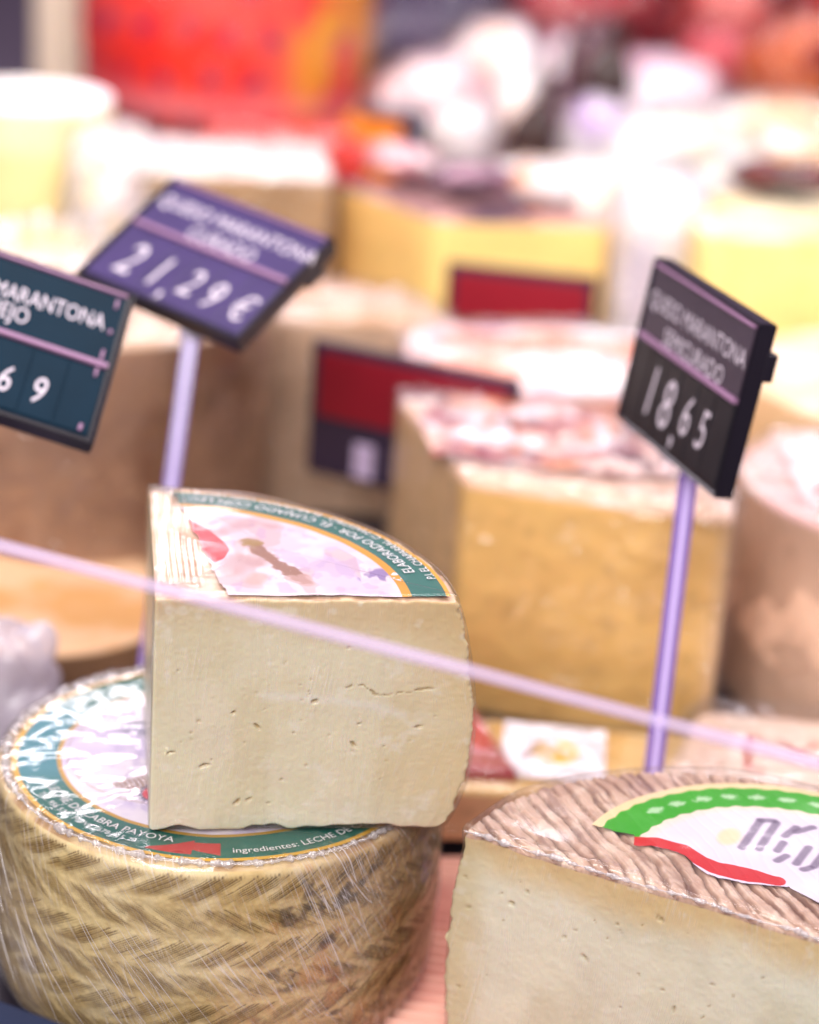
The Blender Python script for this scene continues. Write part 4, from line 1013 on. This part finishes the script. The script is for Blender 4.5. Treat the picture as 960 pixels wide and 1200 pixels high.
packs = [
 ('white_pack', 'large white wrapped pack right of the orange carton', (.005, 1.97, .121), .3, (.056, .045, .050), [lin(244, 214, 218), lin(240, 180, 190)], 101, .12),
 ('white_pack', 'upright white pack beside the dark brown bottle', (.030, 1.90, .121), -.4, (.030, .030, .040), [WHITE, lin(250, 226, 210), PINK], 103, .12),
 ('cream_pack', 'low cream pack lying along the back edge of the yellow wedge', (.105, 1.80, .121), .1, (.085, .045, .022), [lin(252, 238, 230), WHITE, lin(250, 216, 190)], 105, .12),
 ('white_pack', 'brilliant white wrapped pack above the semicurado tag', (.215, 1.86, .121), .2, (.070, .055, .040), [WHITE, lin(252, 244, 220)], 107, .12),
 ('cream_pack', 'cream pack with peach tints at the right of the rear shelf', (.315, 1.93, .121), -.2, (.075, .055, .045), [lin(252, 230, 206), WHITE, lin(250, 190, 140)], 109, .12),
 ('pink_pack', 'pale pink flat pack in the middle of the rear shelf', (.205, 2.18, .121), .1, (.085, .06, .040), [lin(240, 186, 206), lin(246, 214, 226), WHITE], 111, .10),
 ('pink_pack', 'pinkish round pack high in the middle beside the dark crate', (.135, 2.35, .121), .4, (.036, .036, .036), [lin(236, 176, 196), WHITE], 113, .10),
 ('meat_pack', 'deep red cured meat pack at the top right', (.205, 2.50, .121), .0, (.110, .07, .075), [lin(120, 14, 30), lin(166, 44, 54), lin(46, 8, 24)], 115, .12),
 ('meat_pack', 'red meat pack with pink fat near the top right corner', (.385, 2.42, .121), .3, (.10, .07, .085), [lin(176, 44, 42), lin(214, 106, 100), lin(100, 20, 30)], 117, .12),
 ('orange_pack', 'orange brown wrapped sausage pack at the right edge of the rear shelf', (.365, 2.16, .121), .5, (.060, .05, .070), [lin(190, 84, 36), lin(220, 120, 70), lin(140, 40, 30)], 119, .12),
 ('red_pack', 'small glossy red pack beside the orange brown sausage', (.285, 2.20, .121), .5, (.035, .035, .055), [lin(196, 50, 62), lin(226, 110, 120)], 121, .12),
 ('peach_pack', 'peach coloured pack beside the white packs', (.085, 2.06, .121), .2, (.045, .04, .060), [lin(246, 206, 190), WHITE], 123, .12),
 ('gap_filler_pack', 'dark plum pack added for the dark gap behind the large white wrapped pack', (-.02, 2.40, .121), .2, (.10, .06, .050), [lin(44, 30, 62), lin(70, 48, 84)], 125, .12),  # added to darken the gap at the back
 ('small_pink_pack', 'small pink pack lying on the left of the yellow wedge top', (-.025, 1.66, .180), .4, (.028, .022, .012), [lin(240, 170, 180), WHITE], 131, .12),
 ('small_plum_pack', 'small plum pack lying in the middle of the yellow wedge top', (.030, 1.625, .180), .2, (.030, .022, .010), [lin(90, 60, 84), lin(190, 140, 160)], 133, .12),
 ('small_white_pack', 'small white and orange pack near the right of the yellow wedge top', (.085, 1.605, .180), -.3, (.024, .020, .013), [WHITE, lin(240, 170, 120)], 135, .12),
 ('black_pack', 'small black pack on the bright yellow block at the right edge', (.275, 1.66, .188), -.3, (.040, .022, .012), [lin(24, 16, 20), lin(120, 30, 40)], 137, .12),
 ('dark_pack', 'dark maroon pack between the pink flat pack and the white packs', (.150, 2.12, .121), .3, (.030, .03, .060), [lin(60, 16, 30), lin(90, 30, 50)], 139, .12),
 ('red_pack', 'bright red pack at the far back of the rear shelf, right of the dark crate', (.300, 2.62, .121), .3, (.08, .05, .09), [lin(160, 36, 44), lin(210, 110, 110)], 141, .12),
 ('white_pack', 'small white pack with violet tint left of the brilliant white one', (.140, 1.93, .121), .3, (.04, .035, .040), [WHITE, lin(220, 190, 240)], 143, .12)]
for nm, lb, loc, rz, dims, cols, sd, rg in packs:
    tl = random.Random(sd)
    pillow(nm, lb, 'pack', (loc[0], loc[1], loc[2] + .004), rz, dims, cols, seed=sd, rough=.2, p=2.7, tilt=(tl.uniform(-.3, .3), tl.uniform(-.35, .35)), group=G_PACK, wrapmat=M_film_meat if nm in ('meat_pack', 'red_pack', 'orange_pack', 'gap_filler_pack', 'black_pack', 'dark_pack', 'small_plum_pack') else None)
def bottle(loc, h, rad_, label, tilt):
    prof = [(0, 0), (.9, 0), (1, .03), (1, .6), (.85, .68), (.38, .80), (.34, .95), (.40, .955), (.40, 1.0), (0, 1.0)]
    n = 28; V = []; 
    for rr_, z in prof:
        for k in range(n): V.append((rr_ * rad_ * math.cos(2 * PI * k / n), rr_ * rad_ * math.sin(2 * PI * k / n), z * h))
    q = grid_quads(len(prof), n, True)
    o = link('dark_bottle', np_mesh('dark_bottle', np.array(V), q), plain('dark_brown_glass', (.035, .014, .012), .15, var=.2), loc=loc)
    o.rotation_euler = (0, tilt, 0); tag(o, label, 'bottle', 'dark bottles on the rear shelf')
bottle((.068, 1.865, .121), .120, .021, 'dark brown bottle leaning between the white packs', rad(14))
bottle((.150, 2.10, .121), .14, .024, 'dark plum bottle beside the pink packs on the rear shelf', rad(10))
def crate():
    bm = bmesh.new(); W2, D2, Hh, t = .16, .12, .16, .006
    box_bm(bm, (-W2, -D2, 0), (W2, D2, t)); box_bm(bm, (-W2, -D2, t + .001), (W2, -D2 + t, Hh)); box_bm(bm, (-W2, D2 - t, t + .001), (W2, D2, Hh))
    box_bm(bm, (-W2, -D2 + t + .001, t + .001), (-W2 + t, D2 - t - .001, Hh)); box_bm(bm, (W2 - t, -D2 + t + .001, t + .001), (W2, D2 - t - .001, Hh)); box_bm(bm, (-W2 - .004, -D2 - .006, Hh - .02), (W2 + .004, -D2 - .0005, Hh - .006))
    o = link('dark_crate', bm_mesh('dark_crate', bm), plain('plum_crate_plastic', lin(40, 26, 52), .4, var=.3), loc=(.06, 2.75, .121), smooth=False)
    tag(o, 'dark plum plastic crate at the back of the rear shelf', 'crate')
crate()
